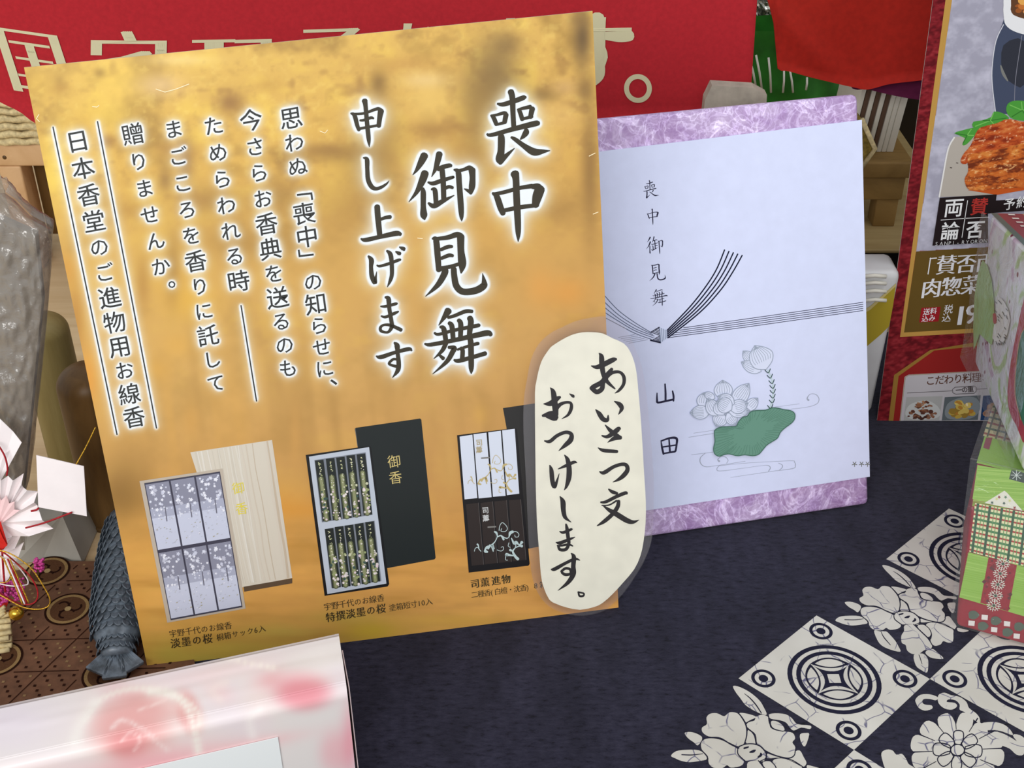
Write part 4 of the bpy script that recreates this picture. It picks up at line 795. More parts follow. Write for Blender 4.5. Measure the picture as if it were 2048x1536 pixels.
def lump(cx, cy, rx, ry, n, cols, lay, s0=10, s1=26):
    for k in range(n):
        a = rr.uniform(0, 6.28); r = math.sqrt(rr.random()); x = cx + rx * r * math.cos(a); y = cy + ry * r * math.sin(a); s = rr.uniform(s0, s1); e = rr.uniform(.4, .8); ph = rr.uniform(-.5, .5)
        yield [(x + s * math.cos(t) * math.cos(ph) - s * e * math.sin(t) * math.sin(ph), y + s * math.cos(t) * math.sin(ph) + s * e * math.sin(t) * math.cos(ph)) for t in np.linspace(0, 6.28, 9)[:-1]], rr.choice(cols), lay + k * .15
for p, c, l in lump(520, 640, 150, 45, 40, [(106,66,50),(84,50,40),(134,92,70),(70,44,36)], 5): pf.poly(C6(p), c, l)
for p, c, l in lump(530, 560, 75, 55, 30, [(106,62,44),(140,94,68),(78,44,34),(168,122,90)], 8): pf.poly(C6(p), c, l)
pf.poly(C6([(745,640),(770,540),(850,490),(960,465),(1060,480),(1100,560),(1060,650),(960,690),(800,690)]), (128, 136, 140), 4, sm=3)
for p, c, l in lump(910, 625, 120, 45, 20, [(188,158,70),(206,180,92),(150,120,50),(176,120,50)], 5, 24, 50): pf.poly(C6(p), c, l)
for p, c, l in lump(930, 550, 80, 50, 14, [(200,172,82),(214,190,104),(180,128,54)], 8, 26, 46): pf.poly(C6(p), c, l)
pf.poly(C6([(955,525),(975,530),(975,560),(955,550)]), (236, 220, 180), 12)
for p, c, l in lump(1230, 600, 90, 60, 16, [(150,110,90),(130,90,70),(170,130,104)], 5, 24, 40): pf.poly(C6(p), c, l)
# dish photo
pf.poly(C4([(760,-40),(640,60),(600,180),(560,280),(535,400),(525,540),(530,680),(550,830),(760,840),(900,760),(900,-40)]), (66, 74, 96), 3)
pf.poly(C4([(610,330),(760,300),(760,620),(660,600),(600,520)]), (48, 50, 60), 3.5, sm=3); pf.stroke(C4([(590,480,10),(610,540,22),(640,590,10)]), (120, 120, 116), 4)
pf.stroke(C4([(745,260),(700,560),(690,740)]), (128, 128, 140), 4, 1.2, 3); pf.stroke(C4([(610,180),(555,300),(528,480),(528,620),(552,820)]), (206, 206, 214), 4, 1.8, 4)
pf.poly(C4([(640,-40),(610,40),(612,120),(625,180),(680,225),(780,255),(900,260),(900,-40)]), (226, 226, 228), 5, sm=3); pf.poly(C4([(690,-40),(665,40),(668,90),(720,125),(900,150),(900,-40)]), (96, 62, 40), 6, sm=2)
for p, c, l in lump(760, 60, 70, 50, 14, [(222,162,82),(190,112,52),(150,84,40),(236,190,120)], 7, 16, 34): pf.poly(C4(p), c, l)
LV = [[(385,930),(390,890),(450,880),(520,855),(540,815),(600,825),(650,860),(620,900),(540,910),(450,935)], [(250,975),(300,955),(380,935),(440,930),(400,990),(340,1055),(308,1058),(330,1010)], [(640,760),(680,738),(740,735),(800,745),(900,760),(900,890),(800,885),(720,880),(660,860),(630,810)]]
for q in LV:
    pf.poly(C4(q), (74, 150, 58), 6, sm=2); c = np.mean(q, 0)
    for k in range(5): e = np.array(q[(k * 2) % len(q)]); pf.stroke(C4([c, c + (e - c) * .85]), random.choice([(116, 186, 88), (52, 118, 44)]), 7, 2, 1)
pf.poly(C4([(245,1000),(400,1000),(620,1380),(560,1425),(145,1440),(165,1300),(205,1100)]), (176, 168, 158), 5); pf.stroke(C4([(140,1440),(165,1300),(205,1090),(250,1005)]), (224, 222, 220), 6, 3, 4)
pf.poly(C4([(350,1390),(560,1425),(760,1390),(900,1370),(900,1300),(700,1370),(400,1370)]), (190, 84, 30), 6)
for x in ((265, 1190), (220, 1225)): pf.stroke(C4([x, (x[0] + 12, x[1] + 2)]), (60, 50, 46), 7, 1.6, 1)
# glazed meat slices: fine mesh patch with painted tones
def inpoly(X, Y, P):
    c = np.zeros(X.shape, bool); P = np.array(P); n_ = len(P)
    for i in range(n_):
        (x1, y1), (x2, y2) = P[i], P[(i + 1) % n_]
        if y1 == y2: continue
        c ^= ((y1 > Y) != (y2 > Y)) & (X < (x2 - x1) * (Y - y1) / (y2 - y1) + x1)
    return c
def slice_patch(outline, seed, layer, dark, mid_, light, streak):
    P = smooth_line(outline, 4, True); P = np.array([(x / 3.657 + 1840, y / 3.657) for x, y in P]); x0, y0 = P.min(0); x1, y1 = P.max(0); k = 1.0
    xs = np.arange(x0, x1, k); ys = np.arange(y0, y1, k); XX, YY = np.meshgrid(xs, ys, indexing='ij'); XC, YC = XX + k / 2, YY + k / 2
    ins = inpoly(XC, YC, P); u = XC + .25 * YC; v = YC - .0 * XC + .12 * XC
    n1 = vnoise(u, v, 26, 9, seed, 4, .62); n2 = vnoise(u, v, 7, 4, seed + 1, 3, .6); C = np.zeros(XX.shape + (3,)) + np.array(mid_, float)
    C = mixc(C, dark, np.clip((.50 - n1) * 5, 0, 1)); C = mixc(C, light, np.clip((n1 - .55) * 5, 0, 1) * .8); C = mixc(C, streak, np.clip((n2 - .62) * 6, 0, 1) * .85); C = mixc(C, dark, np.clip((.34 - n2) * 6, 0, 1) * .6)
    D = np.full(XX.shape, 1e9)
    for p in P[::2]: D = np.minimum(D, (XC - p[0]) ** 2 + (YC - p[1]) ** 2)
    C = mixc(C, dark, .45 * np.exp(-D / 9.)); I, J = np.nonzero(ins); q = np.stack([xs[I], ys[J]], 1)
    V = np.concatenate([q, q + (k, 0), q + (k, k), q + (0, k)], 0); m = len(q); idx = np.arange(m)
    pf.V.append((V, layer)); pf.F.extend([(int(a) + pf.n, int(a) + m + pf.n, int(a) + 2 * m + pf.n, int(a) + 3 * m + pf.n) for a in idx]); pf.C.extend(list(lin(C[I, J]))); pf.n += len(V)
slice_patch([(295,1180),(320,1120),(370,1060),(420,950),(480,920),(560,900),(640,870),(760,890),(900,900),(900,1200),(600,1190),(420,1160),(330,1200)], 101, 8, (130, 44, 22), (184, 78, 34), (214, 130, 70), (236, 190, 150))
slice_patch([(345,1150),(360,1125),(520,1100),(700,1060),(900,1030),(900,1340),(700,1370),(560,1380),(430,1390),(350,1380),(325,1310),(350,1250)], 105, 10, (112, 46, 22), (196, 100, 40), (222, 146, 70), (236, 180, 120))
# logo block
pf.poly(C5([(790,65),(1292,35),(1285,90),(1560,70),(1560,178),(1260,200),(1215,205),(1215,462),(725,488)]), (30, 20, 22), 17)
row(pf, '両', (1907, 414), (1907, 414), 40, (226, 226, 226), 19, bold=.012, down=(-.14, 1)); row(pf, '賛', (1958, 412), (1958, 412), 36, (170, 50, 44), 19, bold=.012, down=(-.14, 1)); row(pf, '論', (1900, 461), (1900, 461), 38, (226, 226, 226), 19, bold=.016, down=(-.14, 1)); row(pf, '否', (1950, 458), (1950, 458), 38, (226, 226, 226), 19, bold=.016, down=(-.14, 1))
pf.stroke(C5([(1035,90),(985,415)]), (226, 226, 226), 19, 1.4, 1); pf.stroke(C5([(800,262),(1000,248)]), (226, 226, 226), 19, 1.2, 1); pf.stroke(C5([(1020,246),(1225,236)]), (226, 226, 226), 19, 1.2, 1)
row(pf, 'SANPI-RYORON', (1873, 486.5), (1969, 480.5), 10.5, (200, 200, 200), 19, down=(-.14, 1)); 
row(pf, '予約', (2018, 407), (2044, 403), 25, (220, 220, 220), 19, bold=.012, down=(-.1, 1))
WH = (222, 222, 226)
row(pf, '賛否両', (1893, 529), (1973, 524), 42, WH, 3, bold=-.01, mincho=.035, down=(-.15, 1)); pf.stroke([(1856, 548), (1861, 516)], WH, 3, 2.2, 1); pf.stroke([(1860, 517), (1873, 516)], WH, 3, 2.2, 1)
row(pf, '肉惣菜', (1863, 576), (1943, 569), 42, WH, 3, bold=-.01, mincho=.035, down=(-.15, 1))
pf.poly(C5([(630,1040),(800,1030),(780,1160),(610,1168)]), (150, 26, 34), 3); row(pf, '送料', (1853, 623), (1867, 621.5), 14, WH, 4, bold=.01, down=(-.15, 1)); row(pf, '込み', (1850, 637), (1864, 635.5), 14, WH, 4, bold=.01, kana=1, down=(-.15, 1))
row(pf, '税', (1897, 618), (1897, 618), 19, WH, 3, bold=.004, down=(-.15, 1)); row(pf, '込', (1893, 635), (1893, 635), 19, WH, 3, bold=.004, down=(-.15, 1))
for ch, x, y in (('1', 1923, 629), ('9', 1946, 626), ('8', 1970, 623)): pf.glyph(ch, (x, y), (1, -.06), (-.15, 1), 55, WH, 3, -.005, 1, mincho=.035, origin=(.28, .38))
pf.build('printed_matter', M['matte'], fly, .00005)

# ================================================================ rose-printed gift box, front left
HT = .10
gA = tab(694, 1380, HT); gdir = nrm(tab(102, 1513, HT) - gA)      # towards the left along the front edge
gback = tab(676, 1258, HT) - gA
rose = empty('rose_gift_box', gA + gdir * .15 + gback * .5 - (0, 0, HT - .001), 'gift box wrapped in white paper with pink roses, nearest at the lower left', 'gift box')
Rr = .006; prof = []      # (back offset, height)
LB = np.linalg.norm(gback); bd = gback / LB
for b, h in ([(LB, .001), (LB, HT * .5), (LB, HT - Rr)] + [(LB - Rr + Rr * math.sin(a), HT - Rr + Rr * math.cos(a)) for a in np.linspace(math.pi / 2, 0, 5)[1:]] + [(LB * (1 - t), HT + .0012 * math.sin(math.pi * t)) for t in np.linspace(.12, .88, 38)] + [(Rr - Rr * math.sin(a), HT - Rr + Rr * math.cos(a)) for a in np.linspace(0, math.pi / 2, 7)] + [(0, (HT - Rr) * (1 - t) + .001 * t) for t in np.linspace(.02, 1, 70)]): prof.append((b, h))
LN = .40; NL = 240
tt = np.linspace(0, 1, NL); GP = np.zeros((NL, len(prof), 3))
for j, (b, h) in enumerate(prof): GP[:, j] = gA[None] + gdir[None] * (tt * LN)[:, None] + bd[None] * b + np.array([0, 0, h - HT])
# soft bulges of the paper
bul = (vnoise(tt[:, None] * 400 + np.zeros((1, len(prof))), np.arange(len(prof))[None] * 6 + np.zeros((NL, 1)), 60, 60, 41, 2) - .5) * .0014; GP[:, 10:40, 2] += bul[:, 10:40] * np.sin(np.linspace(0, math.pi, 30))
X, Y = proj(GP); X = X.copy(); Y = Y.copy()
def gauss(C, x, y, a, b, c, al, rot=0, p=1.):
    dx, dy = X - x, Y - y; u = dx * math.cos(rot) + dy * math.sin(rot); v = -dx * math.sin(rot) + dy * math.cos(rot)
    return mixc(C, c, al * np.exp(-.7 * ((u / a) ** 2 + (v / b) ** 2) ** p))
C = np.zeros(X.shape + (3,)) + np.array([226, 220, 217.]); nz = vnoise(X, Y, 150, 90, 51, 3); C = mixc(C, (226, 214, 224), np.clip((nz - .45) * 3, 0, 1) * .6)
for a in [(60,1440,110,50,(228,218,230),.6,0),(280,1470,150,85,(238,222,214),.6,0),(250,1340,50,16,(236,190,186),.5,-.5),(262,1455,76,62,(226,160,156),.85,0,2.),(300,1405,70,20,(224,158,154),.5,.3,1.5),(378,1425,22,42,(222,148,144),.8,-.3,2.),(255,1490,34,26,(216,130,130),.7,0,1.5),(330,1400,40,14,(238,206,200),.5,.5),(440,1385,28,18,(240,200,198),.5,.4),(604,1384,56,34,(224,132,142),.85,0,2.),(540,1360,26,16,(222,140,146),.55,-.3),(600,1350,60,14,(242,206,206),.4,0),(520,1400,30,40,(240,214,210),.5,0),(430,1345,110,16,(244,214,214),.5,-.2),(672,1504,30,40,(236,168,176),.6,0,1.5),(300,1530,130,24,(240,170,176),.8,-.2),(500,1490,90,12,(242,188,190),.6,-.2),(100,1540,80,20,(240,214,214),.5,0),(700,1480,14,60,(232,140,156),.6,0),(650,1320,40,20,(240,232,228),.5,0)]: C = gauss(C, *a)
def softline(C, pts, w, c, al):
    P = smooth_line(pts, 8); D = np.full(X.shape, 1e9)
    for p in P[::2]: D = np.minimum(D, (X - p[0]) ** 2 + (Y - p[1]) ** 2)
    return mixc(C, c, al * np.exp(-D / (w * w)))
for p, w, c, al in (([(300,1383),(340,1388),(372,1412),(388,1455),(396,1500)],9,(242,236,226),.9),([(170,1440),(200,1400),(250,1380),(300,1378),(360,1395),(395,1425),(400,1450)],7,(240,232,222),.8),([(150,1480),(165,1440),(190,1405)],14,(240,234,228),.8),([(225,1455),(245,1440),(280,1455),(310,1480),(335,1500)],5,(240,214,210),.8),([(280,1420),(310,1408),(330,1400)],4,(242,214,208),.7),([(245,1480),(262,1465),(280,1478),(270,1500)],3.5,(240,200,196),.8),([(440,1310),(490,1325),(545,1335)],7,(246,236,228),.8),([(520,1420),(500,1440),(505,1470)],10,(244,236,232),.6),([(440,1400),(425,1380),(450,1365)],8,(240,224,218),.5)): C = softline(C, p, w, c, al)
fast_grid('wrapping', GP, M['gloss'], rose, lin(C))
# end faces, folded paper
poly_r = [gA + bd * b + np.array([0, 0, h - HT]) for b, h in prof]; cenr = np.mean(poly_r, 0)
mesh('end_fold', poly_r, [tuple(range(len(poly_r)))], flat('pink_white_wrap', (232, 214, 214), .5, .35, grain=.03, gs=30), rose)
poly_l = [p + gdir * LN for p in poly_r]; mesh('end_fold', poly_l, [tuple(range(len(poly_l)))[::-1]], bpy.data.materials['pink_white_wrap'], rose)
gn = -nrm(np.cross(gdir, (0, 0, 1))); gn = gn if gn[1] < 0 else -gn
fold = [gA + bd * LB * .9 + (0.0008, 0, -.012), gA + bd * .006 + (.0012, 0, -.004), gA + bd * .003 + (.0016, 0, -.085), gA + bd * LB * .8 + (.0012, 0, -.09)]
slab('end_flap', fold, .0005, bpy.data.materials['pink_white_wrap'], rose)
GFP = Plane(gA + gn * .0008, gn); lq = [GFP.at(568, 1536), GFP.at(556, 1475)]
LL = GFP.at(556, 1475); LR = GFP.at(640, 1475); ld = GFP.at(70, 1600)
l0 = GFP.at(556, 1475); l1 = l0 + gdir * .19; dn3 = np.array([0, 0, -.07]); slab('label_sheet', [l1 + dn3, l0 + dn3, l0, l1], .0004, flat('label_paper', (232, 236, 236), .5, .3), rose)
# ================================================================ brown brocade on the left
BRC = [tab(-60, 1150, .0008), tab(60, 1140, .0008), tab(95, 1124, .0008), tab(330, 1124, .0008), tab(420, 1430, .0008), tab(-60, 1520, .0008)]
Vb = BRC + [p - (0, 0, .0012) + (0, 0, 0) for p in BRC]; nB = len(BRC)
bro = mesh('brocade_cloth', Vb, [tuple(range(nB))[::-1], tuple(range(nB, 2 * nB))] + [(i, (i + 1) % nB, nB + (i + 1) % nB, nB + i) for i in range(nB)], flat('brown_brocade', (108, 74, 54), .75, .2, grain=.10, gs=160, bs=.2))
for v in bro.data.vertices: v.co.z += .0008
tag(bro, 'brown brocade cloth with small squares and round medallions, under the folded-paper ornament', 'cloth')
pq = Print(horiz(.0018)); rb = random.Random(9)
ang = math.radians(20); ea = np.array([math.cos(ang), math.sin(ang)]); eb = np.array([-math.sin(ang) * .2 + .35, 1]); eb = eb / np.linalg.norm(eb); o0 = tab(137, 1222)[:2]
ea = np.array([1, .04]); eb = np.array([.42, .9]); 
meds = [tab(137, 1222)[:2], tab(92, 1150)[:2] if False else tab(96, 1146)[:2], tab(214, 1352)[:2], tab(-2, 1322)[:2], tab(300, 1215)[:2]]
def inb(p):
    x, y = proj(np.array([p[0], p[1], 0])); return -52 < x < 345 and y > (1154 if x < 55 else 1132) and y < 1430
def w3(P): return np.column_stack([np.array(P), np.zeros(len(P)) + .0018])
def polyW(pts, col, layer, holes=()):
    loops = [np.asarray(pts)] + [np.asarray(h) for h in holes]; t = tessellate_polygon([[Vector((p[0], p[1], 0)) for p in l] for l in loops]); pq._add(w3(np.vstack(loops)), t, col, layer)
for i in range(-24, 26):
    for j in range(-30, 34):
        p = o0 + ea * i * .0046 + eb * j * .0046
        if not inb(p) or min(np.linalg.norm(p - m) for m in meds) < .0185: continue
        if i % 6 == 0 or j % 7 == 0: continue
        if (i + j) % 2: continue
        s = .0009; polyW([p + (-s, -s), p + (s, -s), p + (s, s), p + (-s, s)], (150, 120, 84) if rb.random() < .28 else (52, 28, 20), 1)
for i in range(-24, 26, 6):
    L = [o0 + ea * i * .0046 + eb * j * .0046 for j in range(-30, 34)]; L = [p for p in L if inb(p) and min(np.linalg.norm(p - m) for m in meds) > .017]
    for a, b in zip(L, L[1:]):
        if np.linalg.norm(b - a) < .006: n_ = nrm(np.array([-(b - a)[1], (b - a)[0]])) * .0004; polyW([a - n_, a + n_, b + n_, b - n_], (60, 34, 24), 1)
for j in range(-28, 34, 7):
    L = [o0 + ea * i * .0046 + eb * j * .0046 for i in range(-24, 26)]; L = [p for p in L if inb(p) and min(np.linalg.norm(p - m) for m in meds) > .017]
    for a, b in zip(L, L[1:]):
        if np.linalg.norm(b - a) < .006: n_ = nrm(np.array([-(b - a)[1], (b - a)[0]])) * .0004; polyW([a - n_, a + n_, b + n_, b - n_], (60, 34, 24), 1)
def crc(c, r, n=36): return np.array([c + r * np.array([math.cos(a), math.sin(a)]) for a in np.linspace(0, 2 * math.pi, n, endpoint=False)])
for m in meds[:4]:
    polyW(crc(m, .0155), (46, 24, 16), 2); polyW(crc(m, .0140), (152, 122, 80), 3); polyW(crc(m, .0118), (92, 62, 42), 4)
    for k in range(3):
        a0 = k * 2.094 + .5; arc = [m + .0058 * np.array([math.cos(a0), math.sin(a0)]) + r * np.array([math.cos(a0 + 2.1 + q), math.sin(a0 + 2.1 + q)]) for q, r in zip(np.linspace(0, 4.2, 16), np.linspace(.0060, .0028, 16))]
        for a, b in zip(arc, arc[1:]): n_ = nrm(np.array([-(b - a)[1], (b - a)[0]])) * .0007; polyW([a - n_, a + n_, b + n_, b - n_], (40, 20, 14), 6)
    polyW(crc(m, .0022), (170, 144, 100), 7)
pq.build('woven_pattern', M['cloth_print'], bro, .00006)['kind'] = 'stuff'

# ================================================================ brown rounded posts behind the brocade
def post(px, py_top, half, base_y, m, label, Yb=None, ex=1):
    B = tab(px, base_y); B[2] = -.004; B[1] = Yb or B[1]; t = atY(px, py_top, B[1]); 
    r = half / F * np.linalg.norm(t - CAM); cx = t[0]
    H = t[2] - B[2]; base = np.array([cx, B[1] + r, B[2]]); o = empty('wooden_peg', base, label, 'wooden peg', 'rounded wooden pegs')
    prof = [(r * .98, 0), (r, .004)] + [(r, H * q) for q in (.2, .4, .6)] + [(r * math.cos(a), H - r * .8 + r * .8 * math.sin(a)) for a in np.linspace(0, math.pi / 2 * .98, 12)]
    lathe('peg_body', base, prof, m, o); lathe('peg_foot', base - (0, 0, 0), [(r * 1.06, 0), (r * 1.06, .003)], m, o, 32); return o
post(148, 764, 58, 1128, M['brown_wood'], 'dark brown wooden peg with a domed top, at the left edge of the orange poster', .71)
post(62, 655, 48, 1060, M['pale_post'], 'paler olive wooden peg with a domed top, behind the cellophane bag', .78)
gx = atY(120, 1030, .70)
wd = empty('grey_shadow_wedge', tab(120, 1126) + (0, .01, 0), 'pale grey wedge standing in for the grey shadow shapes behind the white paper tag', 'block')  # solid wedge added where slanted grey shadows fall on the wood
wb = [tab(38, 1130), tab(168, 1130)]; wt = [atY(58, 1062, .67), atY(124, 1022, .675)]
q0, q1 = tab(30, 1128, -.003), tab(166, 1128, -.003); mid_ = tab(84, 1122, -.003); ap = atY(124, 1030, q1[1] + .012); al = atY(20, 1062, q1[1] + .012)
bk = (0, .04, 0)
mesh('block', [q0, mid_, q1, ap, al, q0 + bk, q1 + bk, ap + bk, al + bk], [(0, 1, 3, 4), (1, 2, 3), (2, 6, 7, 3), (4, 3, 7, 8), (0, 4, 8, 5), (5, 8, 7, 6), (0, 5, 6, 2, 1)], M['grey_paper'], wd)

# ================================================================ blue-grey fish ornament with overlapping scales
FA = tab(238, 1335); FB = tab(268, 1085); FA[2] = .006; FB[2] = .026
fish = empty('fish_ornament', (FA + FB) / 2 * (1, 1, 0), 'blue-grey glazed fish ornament covered in scales, lying behind the left edge of the poster', 'ornament')
ax = FB - FA; LF = np.linalg.norm(ax); ax = ax / LF; sd = nrm(np.cross(ax, (0, 0, 1))); upv = np.cross(sd, ax)
def frad(t): return .0158 * (math.sin(math.pi * min(max(t, 0), 1) ** .9 * .70 + .42)) ** .5 * (1 if t > .10 else .8)
sp = np.linspace(0, 1, 26); V = []; Fc = []; nn_ = 24
def fpt(t, th, ex=0): 
    c = FA + ax * LF * t; c = c + np.array([0, 0, max(0, frad(t) * .8 - c[2] + .003)]); r = frad(t) + ex; return c + sd * math.cos(th) * r * 1.15 + upv * math.sin(th) * r * .8
for t in sp:
    for k in range(nn_): V.append(fpt(t, 2 * math.pi * k / nn_))
for i in range(len(sp) - 1):
    for k in range(nn_): Fc.append((i * nn_ + k, i * nn_ + (k + 1) % nn_, (i + 1) * nn_ + (k + 1) % nn_, (i + 1) * nn_ + k))
Fc += [tuple(range(nn_))[::-1], tuple((len(sp) - 1) * nn_ + k for k in range(nn_))]
mesh('body', V, Fc, M['scale'], fish, smooth=True)
me0 = None
for a in range(19):
    t = .05 + a * .05
    for k in range(13):
        th = -.35 + (k + .5 * (a % 2)) * (math.pi + .7) / 13; p = fpt(t, th, .0006); nv_ = nrm(p - (FA + ax * LF * t + np.array([0, 0, frad(t) * .3]))); tv = -ax; s = .0042 * (.75 + .5 * frad(t) / .021)
        b = nrm(np.cross(nv_, tv)); tvv = nrm(tv + nv_ * .38)
        if me0 is None:
            vs = [(0, 0, 0)] + [(math.sin(q) * .62, .25 + .75 * math.cos(q) * 1.0, .10 * (1 - abs(math.sin(q)))) for q in np.linspace(-2.2, 2.2, 9)]
            vs = [(x, y, z + .06) for x, y, z in vs] + [(x * .9, y * .9, z - .06) for x, y, z in vs]
            fs = [(0, i, i + 1) for i in range(1, 9)] + [(10, 10 + i + 1, 10 + i) for i in range(1, 9)] + [(i, 10 + i, 11 + i, i + 1) for i in range(1, 9)]
            me0 = bpy.data.meshes.new('scale'); me0.from_pydata(vs, [], fs); me0.materials.append(M['scale'])
        o = bpy.data.objects.new('scale', me0); COL.objects.link(o); o.parent = fish
        R = Matrix([(*b, 0), (*tvv, 0), (*nrm(np.cross(b, tvv)), 0), (0, 0, 0, 1)]).transposed(); 
        o.matrix_local = Matrix.Translation(Vector(p - wloc(fish))) @ R @ Matrix.Scale(s * random.uniform(.9, 1.1), 4)
for k, sgn in enumerate((-.55, 0, .5)):
    d0 = nrm(-ax + sd * sgn * 1.2); L = .024 - abs(sgn) * .004; n_ = upv * .0016; w = nrm(np.cross(d0, upv)) * .008; base_ = FA + ax * .008 + upv * .004; tip_ = base_ + d0 * L
    hexa('tail_fin', [base_ - w * .5 + n_, base_ + w * .5 + n_, tip_ + w + n_, tip_ - w + n_], [base_ - w * .5 - n_, base_ + w * .5 - n_, tip_ + w * .9 - n_, tip_ - w * .9 - n_], M['scale'], fish, .0007)
    for q in (-.6, -.2, .2, .6): tube('fin_ray', [base_ + w * q * .5 + n_, tip_ + w * q + n_ * .6], .0006, M['scale'], fish, 6)

# ================================================================ washi flower ornament (left edge)
OP = leaning(tab(0, 1290), tab(100, 1284), 14); orn = empty('new_year_ornament', tab(12, 1290), 'folded white and pink washi flower ornament with gold and red cords, at left edge', 'ornament')
def OPt(x, y, l=0): return OP.at(x, y, l)
def fan(name, cen, outer, m, l0, amp, th=.0003):
    V = [OPt(*cen, l0)]; 
    for i, p in enumerate(outer): V.append(OPt(*p, l0 + (amp if i % 2 else -amp * .2)))
    n = len(V); V += [v - OP.n * th for v in V]; Fc = [(0, i, i + 1) for i in range(1, n - 1)] + [(n, n + i + 1, n + i) for i in range(1, n - 1)] + [(i, n + i, n + i + 1, i + 1) for i in range(1, n - 1)]
    return mesh(name, V, Fc, m, orn)
fan('back_fold', (-20, 1000), [(-30, 820), (0, 843), (22, 868), (41, 888), (24, 900), (5, 912), (-20, 950)], M['flower_paper'], -.004, .0015)
fan('pleated_fan', (4, 1040), [(-40, 930), (-20, 950), (0, 940), (10, 950), (19, 948), (34, 950), (50, 943), (51, 957), (49, 971), (62, 969), (78, 979), (76, 993), (77, 1006), (92, 1028), (109, 1053), (66, 1060), (27, 1068), (10, 1090)], M['flower_paper'], .004, .005)
fan('pleated_fan', (2, 1042), [(-10, 985), (4, 975), (10, 990), (22, 978), (26, 996), (38, 990), (36, 1008), (48, 1008)], M['pink_paper'], .0085, .001)
fan('pleated_fan', (0, 1110), [(-10, 1060), (20, 1070), (44, 1066), (34, 1090), (48, 1084), (40, 1110), (30, 1125), (22, 1150), (5, 1170), (-10, 1180)], M['flower_paper'], .001, .004)
slab('red_strip', [OPt(-20, 1090, .012), OPt(18, 1082, .012), OPt(26, 1072, .012), OPt(12, 1026, .012)], .0006, M['red_paper'], orn)
fan('red_strip', (-5, 1060), [(-10, 1015), (2, 1020), (9, 1035), (18, 1055), (27, 1072), (10, 1084), (-5, 1090)], M['red_paper'], .0135, .0004)
lathe('gold_dot', OPt(5, 1046, .0145), [(.0009, 0), (.0004, .0004)], M['gold'], orn, 12, OP.n)
def cord(name, pts, w, m, l0=.012, closed=False, arch=0):
    P = smooth_line(np.array([(*p, 0) if len(p) == 2 else p for p in pts], float), 8, closed); n = len(P)
    W = [OPt(p[0], p[1], l0 + p[2] + arch * math.sin(math.pi * i / n)) for i, p in enumerate(P)]
    return tube(name, W, w / F * .55, m, orn, 8, closed)
cord('gold_cord', [(-12, 1068), (10, 1075), (32, 1081), (55, 1094), (80, 1115), (100, 1145), (113, 1170), (112, 1184), (100, 1191), (80, 1192), (58, 1187), (30, 1172), (5, 1158), (-12, 1150)], 1.9, M['gold_cord'], .017)
cord('gold_cord', [(-12, 1082), (14, 1090), (28, 1103), (36, 1118), (34, 1135), (22, 1142), (-12, 1140)], 1.6, M['gold_cord'], .0155)
cord('red_cord', [(-12, 1072), (20, 1084), (46, 1105), (70, 1128), (84, 1150), (88, 1168), (82, 1182), (66, 1187), (45, 1182), (15, 1165), (-12, 1150)], 2.2, M['red_cord'], .0145)
cord('white_cord', [(-12, 1080), (20, 1096), (46, 1112), (64, 1134), (68, 1146), (62, 1150), (40, 1152), (15, 1148), (-12, 1140)], 1.8, M['white_cord'], .0135)
for i, (m, x) in enumerate(((M['gold_cord'], 0), (M['white_cord'], 4), (M['red_cord'], 8), (M['gold_cord'], 12))): cord(('gold_cord', 'white_cord', 'red_cord', 'gold_cord')[i], [(25 + x, 1090), (42 + x, 1130), (62 + x, 1180 - x * .3)], 2.2, m, .019)
cord('red_cord', [(16, 1085), (19, 1130), (22, 1165)], 3, M['red_cord'], .0125)
cord('red_cord', [(-5, 885), (10, 910), (16, 935), (14, 950)], 2.6, M['red_cord'], .001)
cord('red_cord', [(70, 1010), (80, 1008), (85, 1004)], 3, M['red_cord'], .009); cord('red_cord', [(60, 1042), (100, 1031), (152, 1011)], 2.6, M['red_cord'], .010)
cord('gold_cord', [(158, 920), (178, 884), (197, 845)], 1.9, M['gold_cord'], .008)
tg = [(84, 1003), (180, 1021), (174, 922), (80, 900)]; gq = [OPt(*p, .0085) for p in tg]
slab('square_tag', gq, .0006, M['flower_paper'], orn)
# magenta bead clusters
sph = bpy.data.meshes.new('bead'); bmb = bmesh.new(); bmesh.ops.create_icosphere(bmb, subdivisions=1, radius=.00105); bmb.to_mesh(sph); bmb.free(); sph.polygons.foreach_set('use_smooth', [True] * len(sph.polygons)); sph.materials.append(M['bead'])
rbd = random.Random(4); nbd = 0
for k in range(260):
    if k < 210: t = rbd.random(); x = -6 + 54 * t + rbd.uniform(-6, 6); y = 1160 + 40 * rbd.random() - 10 * t; 
    else: x = 80 + rbd.uniform(-6, 12); y = 1122 + rbd.uniform(-12, 10)
    if k < 210 and y > 1208 - x * .4: continue
    o = bpy.data.objects.new('bead', sph); COL.objects.link(o); o.parent = orn; o.location = Vector(OPt(x, y, .004 + rbd.random() * .004) - wloc(orn))
bc = OPt(38, 1217, .006); rbl = 13.5 / F * np.linalg.norm(bc - CAM)
lathe('gold_bell', bc - (0, 0, rbl), [(rbl * math.sin(a) + 1e-5, rbl - rbl * math.cos(a)) for a in np.linspace(.02, math.pi - .02, 18)], M['gold'], orn, 28)
for i in range(9):
    y = 1222 + i * 8; tube('straw_stalk', [OPt(-30, y + 12, .004 + (i % 3) * .002), OPt(8, y + 2, .005 + (i % 3) * .002), OPt(26 + (i * 7) % 5, y - 2 + (i * 5) % 4, .005 + (i % 3) * .002)], .0018, M['straw'], orn, 8)
for i in range(3): tube('straw_stalk', [OPt(-20, 1240 - i * 5, .006), OPt(16, 1214 - i * 6, .007)], .0013, M['straw'], orn, 8)
